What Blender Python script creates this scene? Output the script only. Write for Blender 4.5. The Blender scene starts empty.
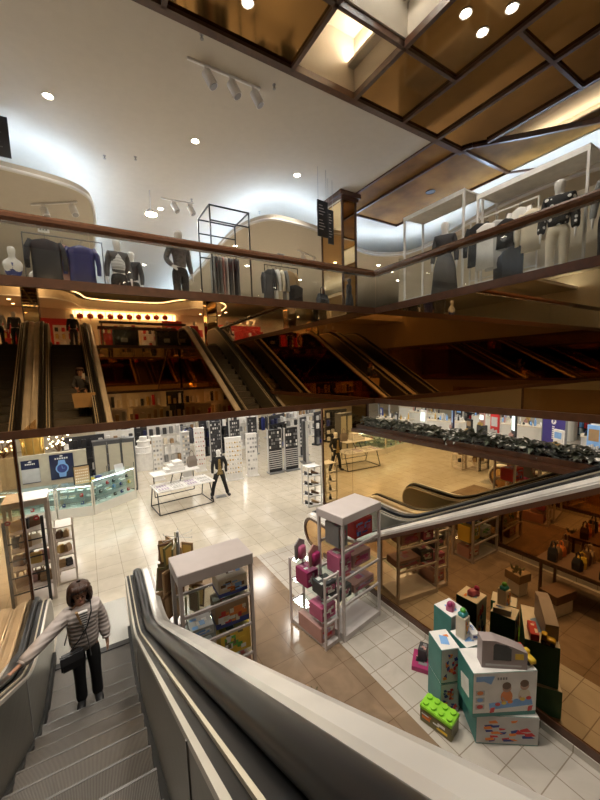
import bpy, bmesh, math, random
from mathutils import Vector, Matrix
random.seed(7)
S = bpy.context.scene
COL = S.collection
PI = math.pi
EYE = 4.3            # camera height above the ground floor

# ------------------------------------------------------------------ materials
def new_mat(name):
    m = bpy.data.materials.new(name); m.use_nodes = True
    return m, m.node_tree.nodes, m.node_tree.links, m.node_tree.nodes['Principled BSDF']
def mat(name, col, rough=.5, metal=0., emit=0., vary=.06, scale=6., spec=.5, bump=0., ecol=None, aniso=None):
    m, n, l, p = new_mat(name)
    p.inputs['Roughness'].default_value = rough
    p.inputs['Metallic'].default_value = metal
    p.inputs['Specular IOR Level'].default_value = spec
    if vary > 0:
        tc = n.new('ShaderNodeTexCoord'); no = n.new('ShaderNodeTexNoise'); ra = n.new('ShaderNodeValToRGB')
        no.inputs['Scale'].default_value = scale; no.inputs['Detail'].default_value = 3
        a = [max(0, c*(1-vary)) for c in col]; b = [min(1, c*(1+vary)) for c in col]
        ra.color_ramp.elements[0].position = .3; ra.color_ramp.elements[1].position = .7
        ra.color_ramp.elements[0].color = (*a, 1); ra.color_ramp.elements[1].color = (*b, 1)
        src = tc.outputs['Object']
        if aniso:
            mp = n.new('ShaderNodeMapping'); mp.inputs['Scale'].default_value = aniso
            l.new(src, mp.inputs['Vector']); src = mp.outputs['Vector']
        l.new(src, no.inputs['Vector']); l.new(no.outputs['Fac'], ra.inputs['Fac'])
        l.new(ra.outputs['Color'], p.inputs['Base Color'])
        if bump:
            bu = n.new('ShaderNodeBump'); bu.inputs['Strength'].default_value = bump; bu.inputs['Distance'].default_value = .02
            l.new(no.outputs['Fac'], bu.inputs['Height']); l.new(bu.outputs['Normal'], p.inputs['Normal'])
    else:
        p.inputs['Base Color'].default_value = (*col, 1)
    if emit:
        p.inputs['Emission Color'].default_value = (*(ecol or col), 1)
        p.inputs['Emission Strength'].default_value = emit
    return m
def glass(name, tint=(.95, .97, .96), gloss=.5, rough=.02):
    m, n, l, p = new_mat(name)
    out = n['Material Output']
    tr = n.new('ShaderNodeBsdfTransparent'); tr.inputs['Color'].default_value = (*tint, 1)
    gl = n.new('ShaderNodeBsdfGlossy'); gl.inputs['Roughness'].default_value = rough; gl.inputs['Color'].default_value = (.9, .9, .9, 1)
    lw = n.new('ShaderNodeLayerWeight'); lw.inputs['Blend'].default_value = .5
    pw_ = n.new('ShaderNodeMath'); pw_.operation = 'POWER'; pw_.inputs[1].default_value = 4; l.new(lw.outputs['Facing'], pw_.inputs[0])
    ma = n.new('ShaderNodeMath'); ma.operation = 'MULTIPLY_ADD'; ma.inputs[1].default_value = gloss; ma.inputs[2].default_value = .035; l.new(pw_.outputs[0], ma.inputs[0])
    mx = n.new('ShaderNodeMixShader'); l.new(ma.outputs[0], mx.inputs['Fac'])
    l.new(tr.outputs['BSDF'], mx.inputs[1]); l.new(gl.outputs['BSDF'], mx.inputs[2]); l.new(mx.outputs['Shader'], out.inputs['Surface'])
    return m
def tile_mat(name, c1, c2, mortar, size=.5, rough=.12, msize=.006, vein=.12):
    m, n, l, p = new_mat(name)
    ge = n.new('ShaderNodeNewGeometry'); br = n.new('ShaderNodeTexBrick')
    mp = n.new('ShaderNodeMapping'); mp.inputs['Location'].default_value = (.1, .25, 0)
    l.new(ge.outputs['Position'], mp.inputs['Vector']); l.new(mp.outputs['Vector'], br.inputs['Vector'])
    br.offset = 0; br.squash = 1
    for k, v in (('Scale', 1), ('Brick Width', size), ('Row Height', size), ('Mortar Size', msize), ('Bias', 0), ('Mortar Smooth', .1)):
        br.inputs[k].default_value = v
    br.inputs['Color1'].default_value = (*c1, 1); br.inputs['Color2'].default_value = (*c2, 1); br.inputs['Mortar'].default_value = (*mortar, 1)
    no = n.new('ShaderNodeTexNoise'); no.inputs['Scale'].default_value = 2.3; no.inputs['Detail'].default_value = 6; no.inputs['Distortion'].default_value = 1.2
    l.new(ge.outputs['Position'], no.inputs['Vector'])
    ra = n.new('ShaderNodeValToRGB'); ra.color_ramp.elements[0].position = .35; ra.color_ramp.elements[1].position = .65
    a = 1-vein; ra.color_ramp.elements[0].color = (a, a, a*.98, 1); ra.color_ramp.elements[1].color = (1, 1, 1, 1)
    l.new(no.outputs['Fac'], ra.inputs['Fac'])
    mx = n.new('ShaderNodeMix'); mx.data_type = 'RGBA'; mx.blend_type = 'MULTIPLY'; mx.inputs['Factor'].default_value = 1
    l.new(br.outputs['Color'], mx.inputs['A']); l.new(ra.outputs['Color'], mx.inputs['B'])
    l.new(mx.outputs['Result'], p.inputs['Base Color'])
    p.inputs['Roughness'].default_value = rough
    return m
def grooved(name, col, rough, metal, dirscale=(60, 0, 0), depth=.5):
    m, n, l, p = new_mat(name)
    tc = n.new('ShaderNodeTexCoord'); mp = n.new('ShaderNodeMapping'); mp.inputs['Scale'].default_value = dirscale
    w = n.new('ShaderNodeTexWave'); w.inputs['Scale'].default_value = 1
    l.new(tc.outputs['Object'], mp.inputs['Vector']); l.new(mp.outputs['Vector'], w.inputs['Vector'])
    bu = n.new('ShaderNodeBump'); bu.inputs['Strength'].default_value = depth; bu.inputs['Distance'].default_value = .008
    l.new(w.outputs['Fac'], bu.inputs['Height']); l.new(bu.outputs['Normal'], p.inputs['Normal'])
    ra = n.new('ShaderNodeValToRGB'); ra.color_ramp.elements[0].color = (*[c*.45 for c in col], 1); ra.color_ramp.elements[1].color = (*col, 1)
    l.new(w.outputs['Fac'], ra.inputs['Fac']); l.new(ra.outputs['Color'], p.inputs['Base Color'])
    p.inputs['Roughness'].default_value = rough; p.inputs['Metallic'].default_value = metal
    return m
def lamp_mat(name, col, s):
    return mat(name, col, .5, 0, s, vary=0, ecol=col)

M = {}
M['bronze'] = mat('bronze mirror', (.56, .36, .17), .015, 1, vary=.05, scale=.7)
M['bronze_ceiling'] = mat('bronze mirror ceiling', (.30, .165, .055), .09, 1, vary=.22, scale=.8)
M['bronze_soffit'] = mat('satin amber soffit', (.25, .125, .032), .55, 0, vary=.35, scale=1.3, spec=.06)
M['bronze_low'] = mat('amber bronze mirror', (.74, .52, .25), .02, 1, vary=.05, scale=.7)
M['brown'] = mat('brown painted metal', (.075, .03, .014), .28, .0, vary=.25, scale=9, spec=.6)
M['wood'] = mat('polished brown handrail', (.10, .04, .018), .22, 0, vary=.3, scale=14, spec=.6, aniso=(1, 1, 8))
M['marble'] = tile_mat('cream marble tiles', (.68, .61, .505), (.65, .58, .465), (.36, .30, .22), .5, .2, .0045)
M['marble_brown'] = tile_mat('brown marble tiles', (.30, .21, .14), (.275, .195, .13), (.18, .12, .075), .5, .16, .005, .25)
M['marble_light'] = tile_mat('pale marble tiles', (.56, .51, .455), (.52, .475, .42), (.30, .25, .20), .33, .2, .006)
M['ceiling'] = mat('warm white ceiling paint', (.60, .54, .45), .9, vary=.02)
M['wall'] = mat('cream wall paint', (.72, .64, .50), .8, vary=.03)
M['white'] = mat('white gloss paint', (.80, .78, .75), .35, vary=.03)
M['lilac_grey'] = mat('pale mauve grey laminate', (.44, .385, .37), .45, vary=.04)
M['grey'] = mat('mid grey paint', (.35, .34, .33), .5)
M['steel'] = mat('brushed steel panel', (.27, .26, .225), .36, .9, vary=.08, scale=3, aniso=(1, 1, 12))
M['chrome'] = mat('polished steel deck', (.80, .775, .74), .3, .55, vary=.12, scale=2.2)
M['trim'] = mat('pale aluminium trim', (.78, .74, .66), .3, .6, vary=.04)
M['rubber'] = mat('black rubber handrail', (.010, .010, .011), .3, 0, vary=.1, spec=.35)
M['black'] = mat('satin black', (.012, .012, .013), .4, vary=.1)
M['brush'] = mat('black skirt brush', (.015, .015, .015), .6, vary=.3, scale=60)
M['step'] = grooved('grooved step aluminium', (.30, .28, .26), .42, .75, (34, 0, 0))
M['riser'] = grooved('grooved step riser', (.19, .18, .17), .5, .6, (34, 0, 0))
M['plate'] = grooved('ribbed landing plate', (.55, .54, .50), .35, .7, (30, 0, 0), .25)
M['glass'] = glass('clear glass', (.94, .96, .96))
M['tint_glass'] = glass('bronze tinted glass', (.86, .73, .56), .06)
M['case_glass'] = glass('showcase glass', (.90, .97, .96), .3)
M['gold'] = mat('gold leaf', (.75, .48, .14), .3, .9)
M['lamp'] = lamp_mat('lit lamp', (1, .86, .66), 40)
M['lamp_white'] = lamp_mat('lit white lamp', (1, .95, .86), 4)
M['case_lamp'] = lamp_mat('lit showcase strip', (.85, 1, 1), 16)
M['cove'] = lamp_mat('lit cove strip', (.55, .73, 1), 42)
M['cove_warm'] = lamp_mat('lit warm cove strip', (1, .84, .6), 9)
PAL = {'black': (.012, .012, .014), 'charcoal': (.035, .035, .04), 'dkgrey': (.09, .09, .095), 'grey': (.22, .22, .22), 'ltgrey': (.5, .49, .48), 'white': (.8, .78, .75),
       'cream': (.72, .64, .5), 'navy': (.012, .016, .07), 'blue': (.03, .045, .22), 'skyblue': (.2, .4, .75), 'teal': (.03, .24, .24), 'green': (.10, .40, .06), 'lime': (.28, .62, .04),
       'red': (.55, .03, .03), 'pink': (.52, .13, .24), 'rose': (.5, .28, .25), 'magenta': (.36, .03, .13), 'orange': (.75, .22, .04), 'yellow': (.78, .52, .05), 'tan': (.45, .30, .15),
       'brown': (.14, .07, .03), 'card': (.32, .2, .1), 'gold': (.55, .36, .1), 'olive': (.15, .13, .05), 'purple': (.07, .05, .28), 'taupe': (.2, .16, .13), 'skin': (.55, .33, .23), 'lilac': (.45, .35, .5)}
def pm(c, rough=.6):
    k = 'p_%s_%s' % (c, rough)
    if k not in M: M[k] = mat(c+' finish', PAL[c], rough, vary=.08)
    return M[k]

# ------------------------------------------------------------------ mesh helpers
class MB:
    def __init__(s): s.v = []; s.f = []; s.m = []; s.k = 0
    def mi(s, k): s.k = k; return s
    def add(s, vs, fs):
        b = len(s.v); s.v += [tuple(v) for v in vs]
        for f in fs: s.f.append([i+b for i in f]); s.m.append(s.k)
        return s
    def box(s, x0, y0, z0, x1, y1, z1):
        vs = [(x0, y0, z0), (x1, y0, z0), (x1, y1, z0), (x0, y1, z0), (x0, y0, z1), (x1, y0, z1), (x1, y1, z1), (x0, y1, z1)]
        return s.add(vs, [(3, 2, 1, 0), (4, 5, 6, 7), (0, 1, 5, 4), (1, 2, 6, 5), (2, 3, 7, 6), (3, 0, 4, 7)])
    def cbox(s, cx, cy, z0, sx, sy, sz, rot=0, tilt=0):
        M4 = Matrix.Translation((cx, cy, z0)) @ Matrix.Rotation(rot, 4, 'Z') @ Matrix.Rotation(tilt, 4, 'X')
        a, b = sx/2, sy/2
        vs = [M4 @ Vector(p) for p in ((-a, -b, 0), (a, -b, 0), (a, b, 0), (-a, b, 0), (-a, -b, sz), (a, -b, sz), (a, b, sz), (-a, b, sz))]
        return s.add(vs, [(3, 2, 1, 0), (4, 5, 6, 7), (0, 1, 5, 4), (1, 2, 6, 5), (2, 3, 7, 6), (3, 0, 4, 7)])
    def rbox(s, cx, cy, z0, sx, sy, sz, r=.02):
        # box with rounded vertical edges and softened top
        pts = []
        for qx, qy, a0 in ((1, 1, 0), (-1, 1, 90), (-1, -1, 180), (1, -1, 270)):
            for k in range(4):
                a = math.radians(a0+k*30); pts.append((qx*(sx/2-r)+r*math.cos(a), qy*(sy/2-r)+r*math.sin(a)))
        n = len(pts); vs = []
        for z, sc in ((0, 1), (sz-r, 1), (sz, 1-2*r/max(sx, sy))):
            vs += [(cx+x*sc, cy+y*sc, z0+z) for x, y in pts]
        fs = [list(range(n))[::-1], [2*n+i for i in range(n)]]
        for j in range(2):
            for i in range(n): fs.append((j*n+i, j*n+(i+1) % n, (j+1)*n+(i+1) % n, (j+1)*n+i))
        return s.add(vs, fs)
    def prism(s, poly, z0, z1):
        n = len(poly)
        vs = [(x, y, z0) for x, y in poly]+[(x, y, z1) for x, y in poly]
        return s.add(vs, [tuple(range(n))[::-1], tuple(range(n, 2*n))]+[(i, (i+1) % n, n+(i+1) % n, n+i) for i in range(n)])
    def prism_x(s, poly, x0, x1):
        n = len(poly)
        vs = [(x0, y, z) for y, z in poly]+[(x1, y, z) for y, z in poly]
        return s.add(vs, [tuple(range(n)), tuple(range(n, 2*n))[::-1]]+[(i, n+i, n+(i+1) % n, (i+1) % n) for i in range(n)])
    def prism_y(s, poly, y0, y1):
        n = len(poly)
        vs = [(x, y0, z) for x, z in poly]+[(x, y1, z) for x, z in poly]
        return s.add(vs, [tuple(range(n)), tuple(range(n, 2*n))[::-1]]+[(i, n+i, n+(i+1) % n, (i+1) % n) for i in range(n)])
    def tube(s, pts, r, n=6, closed=False):
        pts = [Vector(p) for p in pts]; m = len(pts); rs = r if isinstance(r, (list, tuple)) else [r]*m
        vs = []; up = None
        for i, p in enumerate(pts):
            if closed: t = pts[(i+1) % m]-pts[i-1]
            else: t = pts[min(i+1, m-1)]-pts[max(i-1, 0)]
            if t.length < 1e-9: t = Vector((0, 0, 1))
            t.normalize()
            if up is None:
                up = Vector((0, 0, 1)) if abs(t.z) < .9 else Vector((1, 0, 0))
            a = t.cross(up)
            if a.length < 1e-6: a = t.cross(Vector((0, 1, 0)))
            a.normalize(); b = a.cross(t); up = b
            for k in range(n):
                th = 2*PI*k/n + PI/n
                vs.append(p+a*(rs[i]*math.cos(th))+b*(rs[i]*math.sin(th)))
        fs = []
        rng = m if closed else m-1
        for i in range(rng):
            j = (i+1) % m
            for k in range(n): fs.append((i*n+k, i*n+(k+1) % n, j*n+(k+1) % n, j*n+k))
        if not closed: fs += [tuple(range(n))[::-1], tuple((m-1)*n+k for k in range(n))]
        return s.add(vs, fs)
    def bar(s, p, q, w=.02): return s.tube([p, q], w*.7071, 4)
    def cyl(s, c, r, h, n=20, r2=None): return s.lathe([(r, 0), (r if r2 is None else r2, h)], c, n)
    def lathe(s, prof, c=(0, 0, 0), n=20, sy=1):
        vs = []; m = len(prof)
        for r, z in prof:
            for k in range(n):
                a = 2*PI*k/n; vs.append((c[0]+r*math.cos(a), c[1]+r*sy*math.sin(a), c[2]+z))
        fs = [tuple(range(n))[::-1], tuple((m-1)*n+k for k in range(n))]
        for i in range(m-1):
            for k in range(n): fs.append((i*n+k, i*n+(k+1) % n, (i+1)*n+(k+1) % n, (i+1)*n+k))
        return s.add(vs, fs)
    def ball(s, c, r, sx=1, sy=1, sz=1, n=12):
        prof = [(r*math.sin(PI*i/8+.0001), -r*math.cos(PI*i/8)) for i in range(9)]
        vs = []
        for q, z in prof:
            for k in range(n):
                a = 2*PI*k/n; vs.append((c[0]+q*sx*math.cos(a), c[1]+q*sy*math.sin(a), c[2]+z*sz))
        fs = []
        for i in range(8):
            for k in range(n): fs.append((i*n+k, i*n+(k+1) % n, (i+1)*n+(k+1) % n, (i+1)*n+k))
        return s.add(vs, fs)
    def loft(s, rings, cap=True):
        n = len(rings[0]); vs = [p for r in rings for p in r]; fs = []
        for i in range(len(rings)-1):
            for k in range(n): fs.append((i*n+k, i*n+(k+1) % n, (i+1)*n+(k+1) % n, (i+1)*n+k))
        if cap: fs += [tuple(range(n))[::-1], tuple((len(rings)-1)*n+k for k in range(n))]
        return s.add(vs, fs)
    def rod_frame(s, x0, y0, z0, x1, y1, z1, w=.02, bottom=True):
        for x in (x0, x1):
            for y in (y0, y1): s.bar((x, y, z0), (x, y, z1), w)
        for z in ((z0, z1) if bottom else (z1,)):
            for y in (y0, y1): s.bar((x0, y, z), (x1, y, z), w)
            for x in (x0, x1): s.bar((x, y0, z), (x, y1, z), w)
        return s
    def mesh(s, name):
        me = bpy.data.meshes.new(name); me.from_pydata(s.v, [], s.f); return me
    def build(s, name, mats, parent=None, smooth=False, bevel=0):
        me = s.mesh(name)
        if not isinstance(mats, (list, tuple)): mats = [mats]
        for m in mats: me.materials.append(m)
        if len(mats) > 1: me.polygons.foreach_set('material_index', s.m)
        bm = bmesh.new(); bm.from_mesh(me); bmesh.ops.recalc_face_normals(bm, faces=bm.faces)
        if bevel: bmesh.ops.bevel(bm, geom=list(bm.edges), offset=bevel, segments=2, affect='EDGES', clamp_overlap=True)
        bm.to_mesh(me); bm.free()
        if smooth: me.polygons.foreach_set('use_smooth', [True]*len(me.polygons))
        me.update()
        o = bpy.data.objects.new(name, me); COL.objects.link(o)
        if parent: o.parent = parent
        return o
def tag(o, label, cat, group=None, kind=None):
    o['label'] = label; o['category'] = cat
    if group: o['group'] = group
    if kind: o['kind'] = kind
    return o
def thing(name, label, cat, loc=(0, 0, 0), rz=0, group=None):
    o = bpy.data.objects.new(name, None); COL.objects.link(o); o.location = loc; o.rotation_euler = (0, 0, rz)
    o.empty_display_size = .1
    return tag(o, label, cat, group)
def struct(name, mb, mats, smooth=False, parent=None):
    o = mb.build(name, mats, parent, smooth)
    if not parent: o['kind'] = 'structure'
    return o
KIDS = {}
def dup(root, loc=None, rz=None, label=None, group=None, scale=None):
    def cp(o, par):
        c = o.copy(); COL.objects.link(c)
        if par: c.parent = par
        for ch in o.children: cp(ch, c)
        return c
    r = cp(root, None)
    if loc is not None: r.location = loc
    if rz is not None: r.rotation_euler = (0, 0, rz)
    if scale is not None: r.scale = scale
    if label: r['label'] = label
    if group: r['group'] = group
    return r
def skin(name, pts, edges, material, parent=None, levels=2, root=0, squash=None):
    """pts: {key:(x,y,z,rx,ry)}; one continuous skinned surface grown from a joint skeleton"""
    keys = list(pts); idx = {k: i for i, k in enumerate(keys)}
    me = bpy.data.meshes.new(name)
    me.from_pydata([pts[k][:3] for k in keys], [(idx[a], idx[b]) for a, b in edges], [])
    o = bpy.data.objects.new(name, me); COL.objects.link(o)
    o.modifiers.new('skin', 'SKIN').use_smooth_shade = True
    if not me.skin_vertices: me.skin_vertices.new()
    for i, k in enumerate(keys):
        p = pts[k]; sv = me.skin_vertices[0].data[i]
        sv.radius = (p[3], p[4] if len(p) > 4 else p[3]); sv.use_root = (i == root)
    sb = o.modifiers.new('sub', 'SUBSURF'); sb.levels = levels; sb.render_levels = levels
    dg = bpy.context.evaluated_depsgraph_get(); dg.update()
    nm = bpy.data.meshes.new_from_object(o.evaluated_get(dg)); nm.name = name
    o.modifiers.clear(); o.data = nm; bpy.data.meshes.remove(me)
    nm.materials.clear(); nm.materials.append(material)
    nm.polygons.foreach_set('use_smooth', [True]*len(nm.polygons))
    if parent: o.parent = parent
    return o
def chain(*ks): return list(zip(ks[:-1], ks[1:]))
def area(name, loc, power, sx, sy=None, col=(1, .88, .72), rot=(0, 0, 0), spread=180):
    L = bpy.data.lights.new(name, 'AREA'); L.energy = power; L.color = col; L.shape = 'RECTANGLE'; L.size = sx; L.size_y = sy or sx; L.spread = math.radians(spread)
    o = bpy.data.objects.new(name, L); COL.objects.link(o); o.location = loc; o.rotation_euler = rot
    return o

# ------------------------------------------------------------------ camera
f_px, yaw, pitch, roll = 350.99, math.radians(31.467), math.radians(6.515), math.radians(-1.7135)
cy_, sy_, cp_, sp_ = math.cos(yaw), math.sin(yaw), math.cos(pitch), math.sin(pitch)
fw = Vector((sy_*cp_, cy_*cp_, -sp_)); rt = Vector((cy_, -sy_, 0)); up = rt.cross(fw)
rt2 = math.cos(roll)*rt+math.sin(roll)*up; up2 = -math.sin(roll)*rt+math.cos(roll)*up
cam = bpy.data.cameras.new('camera'); cam.sensor_fit = 'AUTO'; cam.sensor_width = 36; cam.lens = f_px/800*36; cam.shift_y = 9.92/800
cam.clip_start = .02; cam.clip_end = 200
co = bpy.data.objects.new('camera', cam); COL.objects.link(co)
m3 = Matrix((rt2, up2, -fw)).transposed().to_4x4(); m3.translation = (0, 0, EYE); co.matrix_world = m3
S.camera = co

# ------------------------------------------------------------------ room shell
F1, CE0, CE1 = 5.62, 3.62, 9.6          # upper floor level, ground floor ceiling, upper floor ceiling
# ground floor: tile zones side by side in one slab
fl = MB()
fl.mi(0).box(-14, -20, -.2, .75, 26, 0).box(.75, 7.22, -.2, 26, 26, 0).box(.75, -20, -.2, 26, -6, 0).box(4.29, -6, -.2, 26, 7.22, 0)
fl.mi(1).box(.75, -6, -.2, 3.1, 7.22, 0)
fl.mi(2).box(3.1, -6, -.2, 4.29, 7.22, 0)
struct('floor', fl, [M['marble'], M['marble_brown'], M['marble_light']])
for nm, b in (('wall_back', (-14, 26, 0, 26, 26.2, 10.6)), ('wall_front', (-14, -20.2, 0, 26, -20, 10.6)), ('wall_left', (-14.2, -20, 0, -14, 26, 10.6)), ('wall_right', (26, -20, 0, 26.2, 26, 10.6))):
    struct(nm, MB().box(*b), M['wall'])
# upper floor slab around the atrium opening  X -7..6, Y -6..6.3
OX0, OX1, OY0, OY1 = -7.0, 6.0, -6.0, 6.3
sl = MB()
for k, z0, z1 in ((0, CE0+.02, F1),):
    sl.box(-14, OY1+.06, z0, 26, 26, z1).box(-14, -20, z0, 26, OY0-.06, z1)
    sl.box(-14, OY0-.06, z0, OX0-.06, OY1+.06, z1).box(OX1+.06, OY0-.06, z0, 26, OY1+.06, z1)
struct('floor_upper', sl, M['ceiling'])
# bronze mirror fascia round the opening, brown rails top and bottom
def fascia(name, axis, a0, a1, c, d):
    mb = MB()
    def bx(z0, z1, t, k, e=0):
        mb.mi(k)
        lo, hi = (c, c+d*t) if d*t > 0 else (c+d*t, c)
        if axis == 'x': mb.box(a0, lo, z0, a1, hi, z1)
        else: mb.box(lo, a0, z0, hi, a1, z1)
    bx(3.5, F1-.06, .05, 0)
    o = struct(name, mb, [M['bronze']])
    r = MB(); mb = r
    def bx2(z0, z1, t0, t1):
        lo, hi = sorted((c+d*t0, c+d*t1))
        if axis == 'x': r.box(a0, lo, z0, a1, hi, z1)
        else: r.box(lo, a0, z0, hi, a1, z1)
    bx2(3.44, 3.56, -.03, .06); bx2(F1-.06, F1+.06, -.03, .08)
    n = max(1, int(abs(a1-a0)/1.55)); 
    q = r.build('fascia_rail', M['brown'], o)
    return o
fascia('trim_1', 'x', OX0, OX1, OY1, 1)
fascia('trim_2', 'y', OY0, OY1, OX1, 1)
fascia('trim_3', 'x', -3.0, 6.0, OY0, -1)
fascia('trim_4', 'y', OY0, OY1, OX0, -1)
# seams of the mirror panels
# low mirror wall with the column at its end, right of the escalators
w = MB(); w.mi(0).box(6.22, -6, .1, 6.72, 7.43, 2.40); w.mi(1).box(6.21, -6, 0, 6.31, 7.43, .1); w.mi(0).box(6.22, -6, 2.40, 6.325, 7.43, 2.58); w.mi(1).box(6.19, -6, 2.57, 6.328, 7.43, 2.66)
struct('wall_mirror', w, [M['bronze_low'], M['brown']])
w = MB(); w.mi(0).box(6.23, 7.45, .08, 6.8, 8.88, CE0); w.mi(1)
for x, y in ((6.22, 8.86), (6.78, 8.86), (6.78, 7.43)): w.box(x-.012, y-.012, 0, x+.05, y+.05, CE0)
w.box(6.21, 7.43, 0, 6.82, 8.9, .09)
struct('column_lower', w, [M['bronze_low'], M['brown']])
# pillar on the upper floor
w = MB(); w.mi(0).box(7.08, 8.8, F1, 7.62, 9.85, CE1); w.mi(1)
for x in (7.06, 7.58):
    for y in (8.78, 9.83): w.box(x, y, F1, x+.06, y+.05, CE1)
w.box(6.96, 8.68, CE1-.14, 7.74, 9.95, CE1-.02).box(7.02, 8.74, CE1-.24, 7.68, 9.9, CE1-.14)
struct('column_upper', w, [M['bronze'], M['brown']])

# ------------------------------------------------------------------ upper ceiling
# white ceiling in front of the atrium and to the right, cut round the bronze soffit
c = MB()
c.box(-14, 5.9, CE1, 7.55, 26, CE1+.2).box(7.55, 9.9, CE1, 26, 26, CE1+.2).box(10.6, -20, CE1, 26, 9.9, CE1+.2)
c.box(-14, -20, CE1, 10.6, -6, CE1+.2).box(-14, -6, CE1, -7, 5.9, CE1+.2)
struct('ceiling', c, M['ceiling'])
# atrium ceiling: bronze mirror panels, two recessed cream coffers, brown beams
YS = [5.84, 4.55, 3.42, 2.25, 1.05, -.15, -1.35, -2.55, -3.75, -6.0]
XS = [-7, -4.8, -2.6, -.5, 1.45, 3.62, 5.05, 6.42, 7.58, 8.75]
OPEN = {(5, 0), (5, 1), (5, 2), (1, 2), (3, 4)}
p = MB(); p2 = MB()
for i in range(len(XS)-1):
    for j in range(len(YS)-1):
        x0, x1, y1, y0 = XS[i], XS[i+1], YS[j], YS[j+1]
        
        if (i, j) in OPEN: continue
        p.box(x0, y0, CE1+.03, x1, y1, CE1+.08)
p2.box(7.58, 5.84, CE1+.03, 10.58, 9.9, CE1+.08)
p2.prism([(8.49, 5.84), (8.6, 5.6), (9.43, 4.68), (10.3, 3.65), (12.0, 1.6), (13.6, 1.6), (12.6, 3.6), (11.25, 5.1), (10.58, 5.84)], CE1+.03, CE1+.08)
struct('ceiling_bronze', p, M['bronze_ceiling'])
struct('ceiling_soffit', p2, M['bronze_soffit'])
b = MB()
def beam(x0, y0, x1, y1, w=.12, z0=CE1-.03, z1=CE1+.09):
    w *= .68
    d = Vector((x1-x0, y1-y0)); L = d.length; a = math.atan2(d.y, d.x)
    b.cbox((x0+x1)/2, (y0+y1)/2, z0, L, w, z1-z0, a)
beam(-7, 5.87, 8.6, 5.87, .2)
for x in XS[1:9]: beam(x, -6, x, 5.84, .11)
beam(7.58, 5.84, 7.58, 8.75, .11); beam(8.46, 5.84, 8.46, 9.9, .1)
beam(8.49, 5.8, 10.6, 5.8, .13); beam(10.58, 5.8, 10.58, 9.9, .06); beam(7.58, 9.9, 10.6, 9.9, .06)
beam(8.75, -6, 8.75, 5.3, .12)
for y in YS[1:-1]: beam(-7, y, 3.62, y, .11)
for y in (4.55, 2.25, -.15): beam(3.62, y, 6.42, y, .09)
for y in (3.42, -.15): beam(6.42, y, 8.75, y, .09)
for pq in ((8.49, 5.8, 8.6, 5.6), (8.6, 5.6, 9.43, 4.68), (9.43, 4.68, 10.3, 3.65), (10.3, 3.65, 12.0, 1.6), (10.58, 5.8, 11.25, 5.1), (11.25, 5.1, 12.6, 3.6)): beam(*pq, .1)
struct('trim_5', b, M['brown'])
# coffers open upward into cream boxes with a cove lamp on the rim
def coffer(name, x0, y0, x1, y1, h=1.0, ledge=.16, lampk='cove_warm'):
    m = MB(); z = CE1+.08
    m.box(x0-.06, y0-.06, z+h, x1+.06, y1+.06, z+h+.05)
    m.box(x0-.06, y0-.06, z, x0, y1+.06, z+h).box(x1, y0-.06, z, x1+.06, y1+.06, z+h).box(x0, y0-.06, z, x1, y0, z+h).box(x0, y1, z, x1, y1+.06, z+h)
    m.box(x1-ledge, y0, z+h*.45, x1, y1, z+h*.52)
    o = struct(name, m, M['ceiling'])
    MB().box(x1-ledge*.7, y0+.05, z+h*.53, x1-ledge*.3, y1-.05, z+h*.56).build('cove_lamp', M[lampk], o)
M['coffer_lamp'] = lamp_mat('lit coffer strip', (1, .84, .62), 75); M['coffer_cool'] = lamp_mat('lit cool coffer strip', (.75, .87, 1), 200)
coffer('ceiling_coffer', 3.62, 4.55, 5.05, 5.84, 1.0, .16, 'coffer_lamp')
coffer('ceiling_coffer.001', 3.62, 2.25, 5.05, 4.55, 1.2, .2, 'coffer_cool')
coffer('ceiling_coffer.002', 8.75, -3.0, 10.6, 5.2, .5, .25)
coffer('ceiling_coffer.003', -4.8, 2.25, -2.6, 3.42)
coffer('ceiling_coffer.004', -.5, 1.05, 1.45, 2.25)
# lowered shop ceilings with rounded fronts and a cove lamp above the lip
def smooth_poly(pts, it=3):
    for _ in range(it):
        q = []
        for i in range(len(pts)-1):
            a, b2 = Vector(pts[i]), Vector(pts[i+1])
            q += [tuple(a*.75+b2*.25), tuple(a*.25+b2*.75)]
        pts = [pts[0]]+q+[pts[-1]]
    return pts
def drop(name, front, back, z=8.66, lip=.16, lampk='cove', closed_pts=()):
    fr = smooth_poly(front)
    poly = fr+list(back)
    m = MB(); m.prism(poly, z, z+lip)
    # small step below the lip
    inner = [Vector(q) for q in fr]; cen = Vector((sum(q[0] for q in poly)/len(poly), sum(q[1] for q in poly)/len(poly)))
    o = struct(name, m, M['ceiling'])
    lamp = MB()
    off = []
    for i, q in enumerate(fr):
        a = Vector(fr[max(i-1, 0)]); c2 = Vector(fr[min(i+1, len(fr)-1)]); t = (c2-a)
        if t.length < 1e-6: continue
        t.normalize(); nn = Vector((-t.y, t.x))
        off.append(Vector(q)-nn*.34)
    lamp.tube([(v.x, v.y, z+lip+.04) for v in off], .03, 5)
    lamp.build('cove_lamp', M[lampk], o)
    bead = MB(); bead.tube([(q[0], q[1], z+.02) for q in fr], .045, 6); bead.build('lip_bead', M['white'], o, True)
    return o
drop('ceiling_lowered', [(.72, 26), (.72, 18), (.7, 13.5), (.66, 11.2), (.45, 10.2), (-.6, 9.9), (-3, 9.8), (-14, 9.8)], [(-14, 26)])
drop('ceiling_lowered.001', [(12.2, 3.0), (10.6, 3.2), (10.25, 4.5), (10.35, 6.0), (10.8, 7.4), (11.4, 9.3), (11.2, 10.2), (10.1, 10.75), (8.6, 10.35), (7.0, 9.65), (5.6, 9.45), (4.9, 9.55), (4.45, 10.6), (4.45, 12.5), (4.7, 16), (4.7, 26)], [(26, 26), (26, 3.0)])

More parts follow.
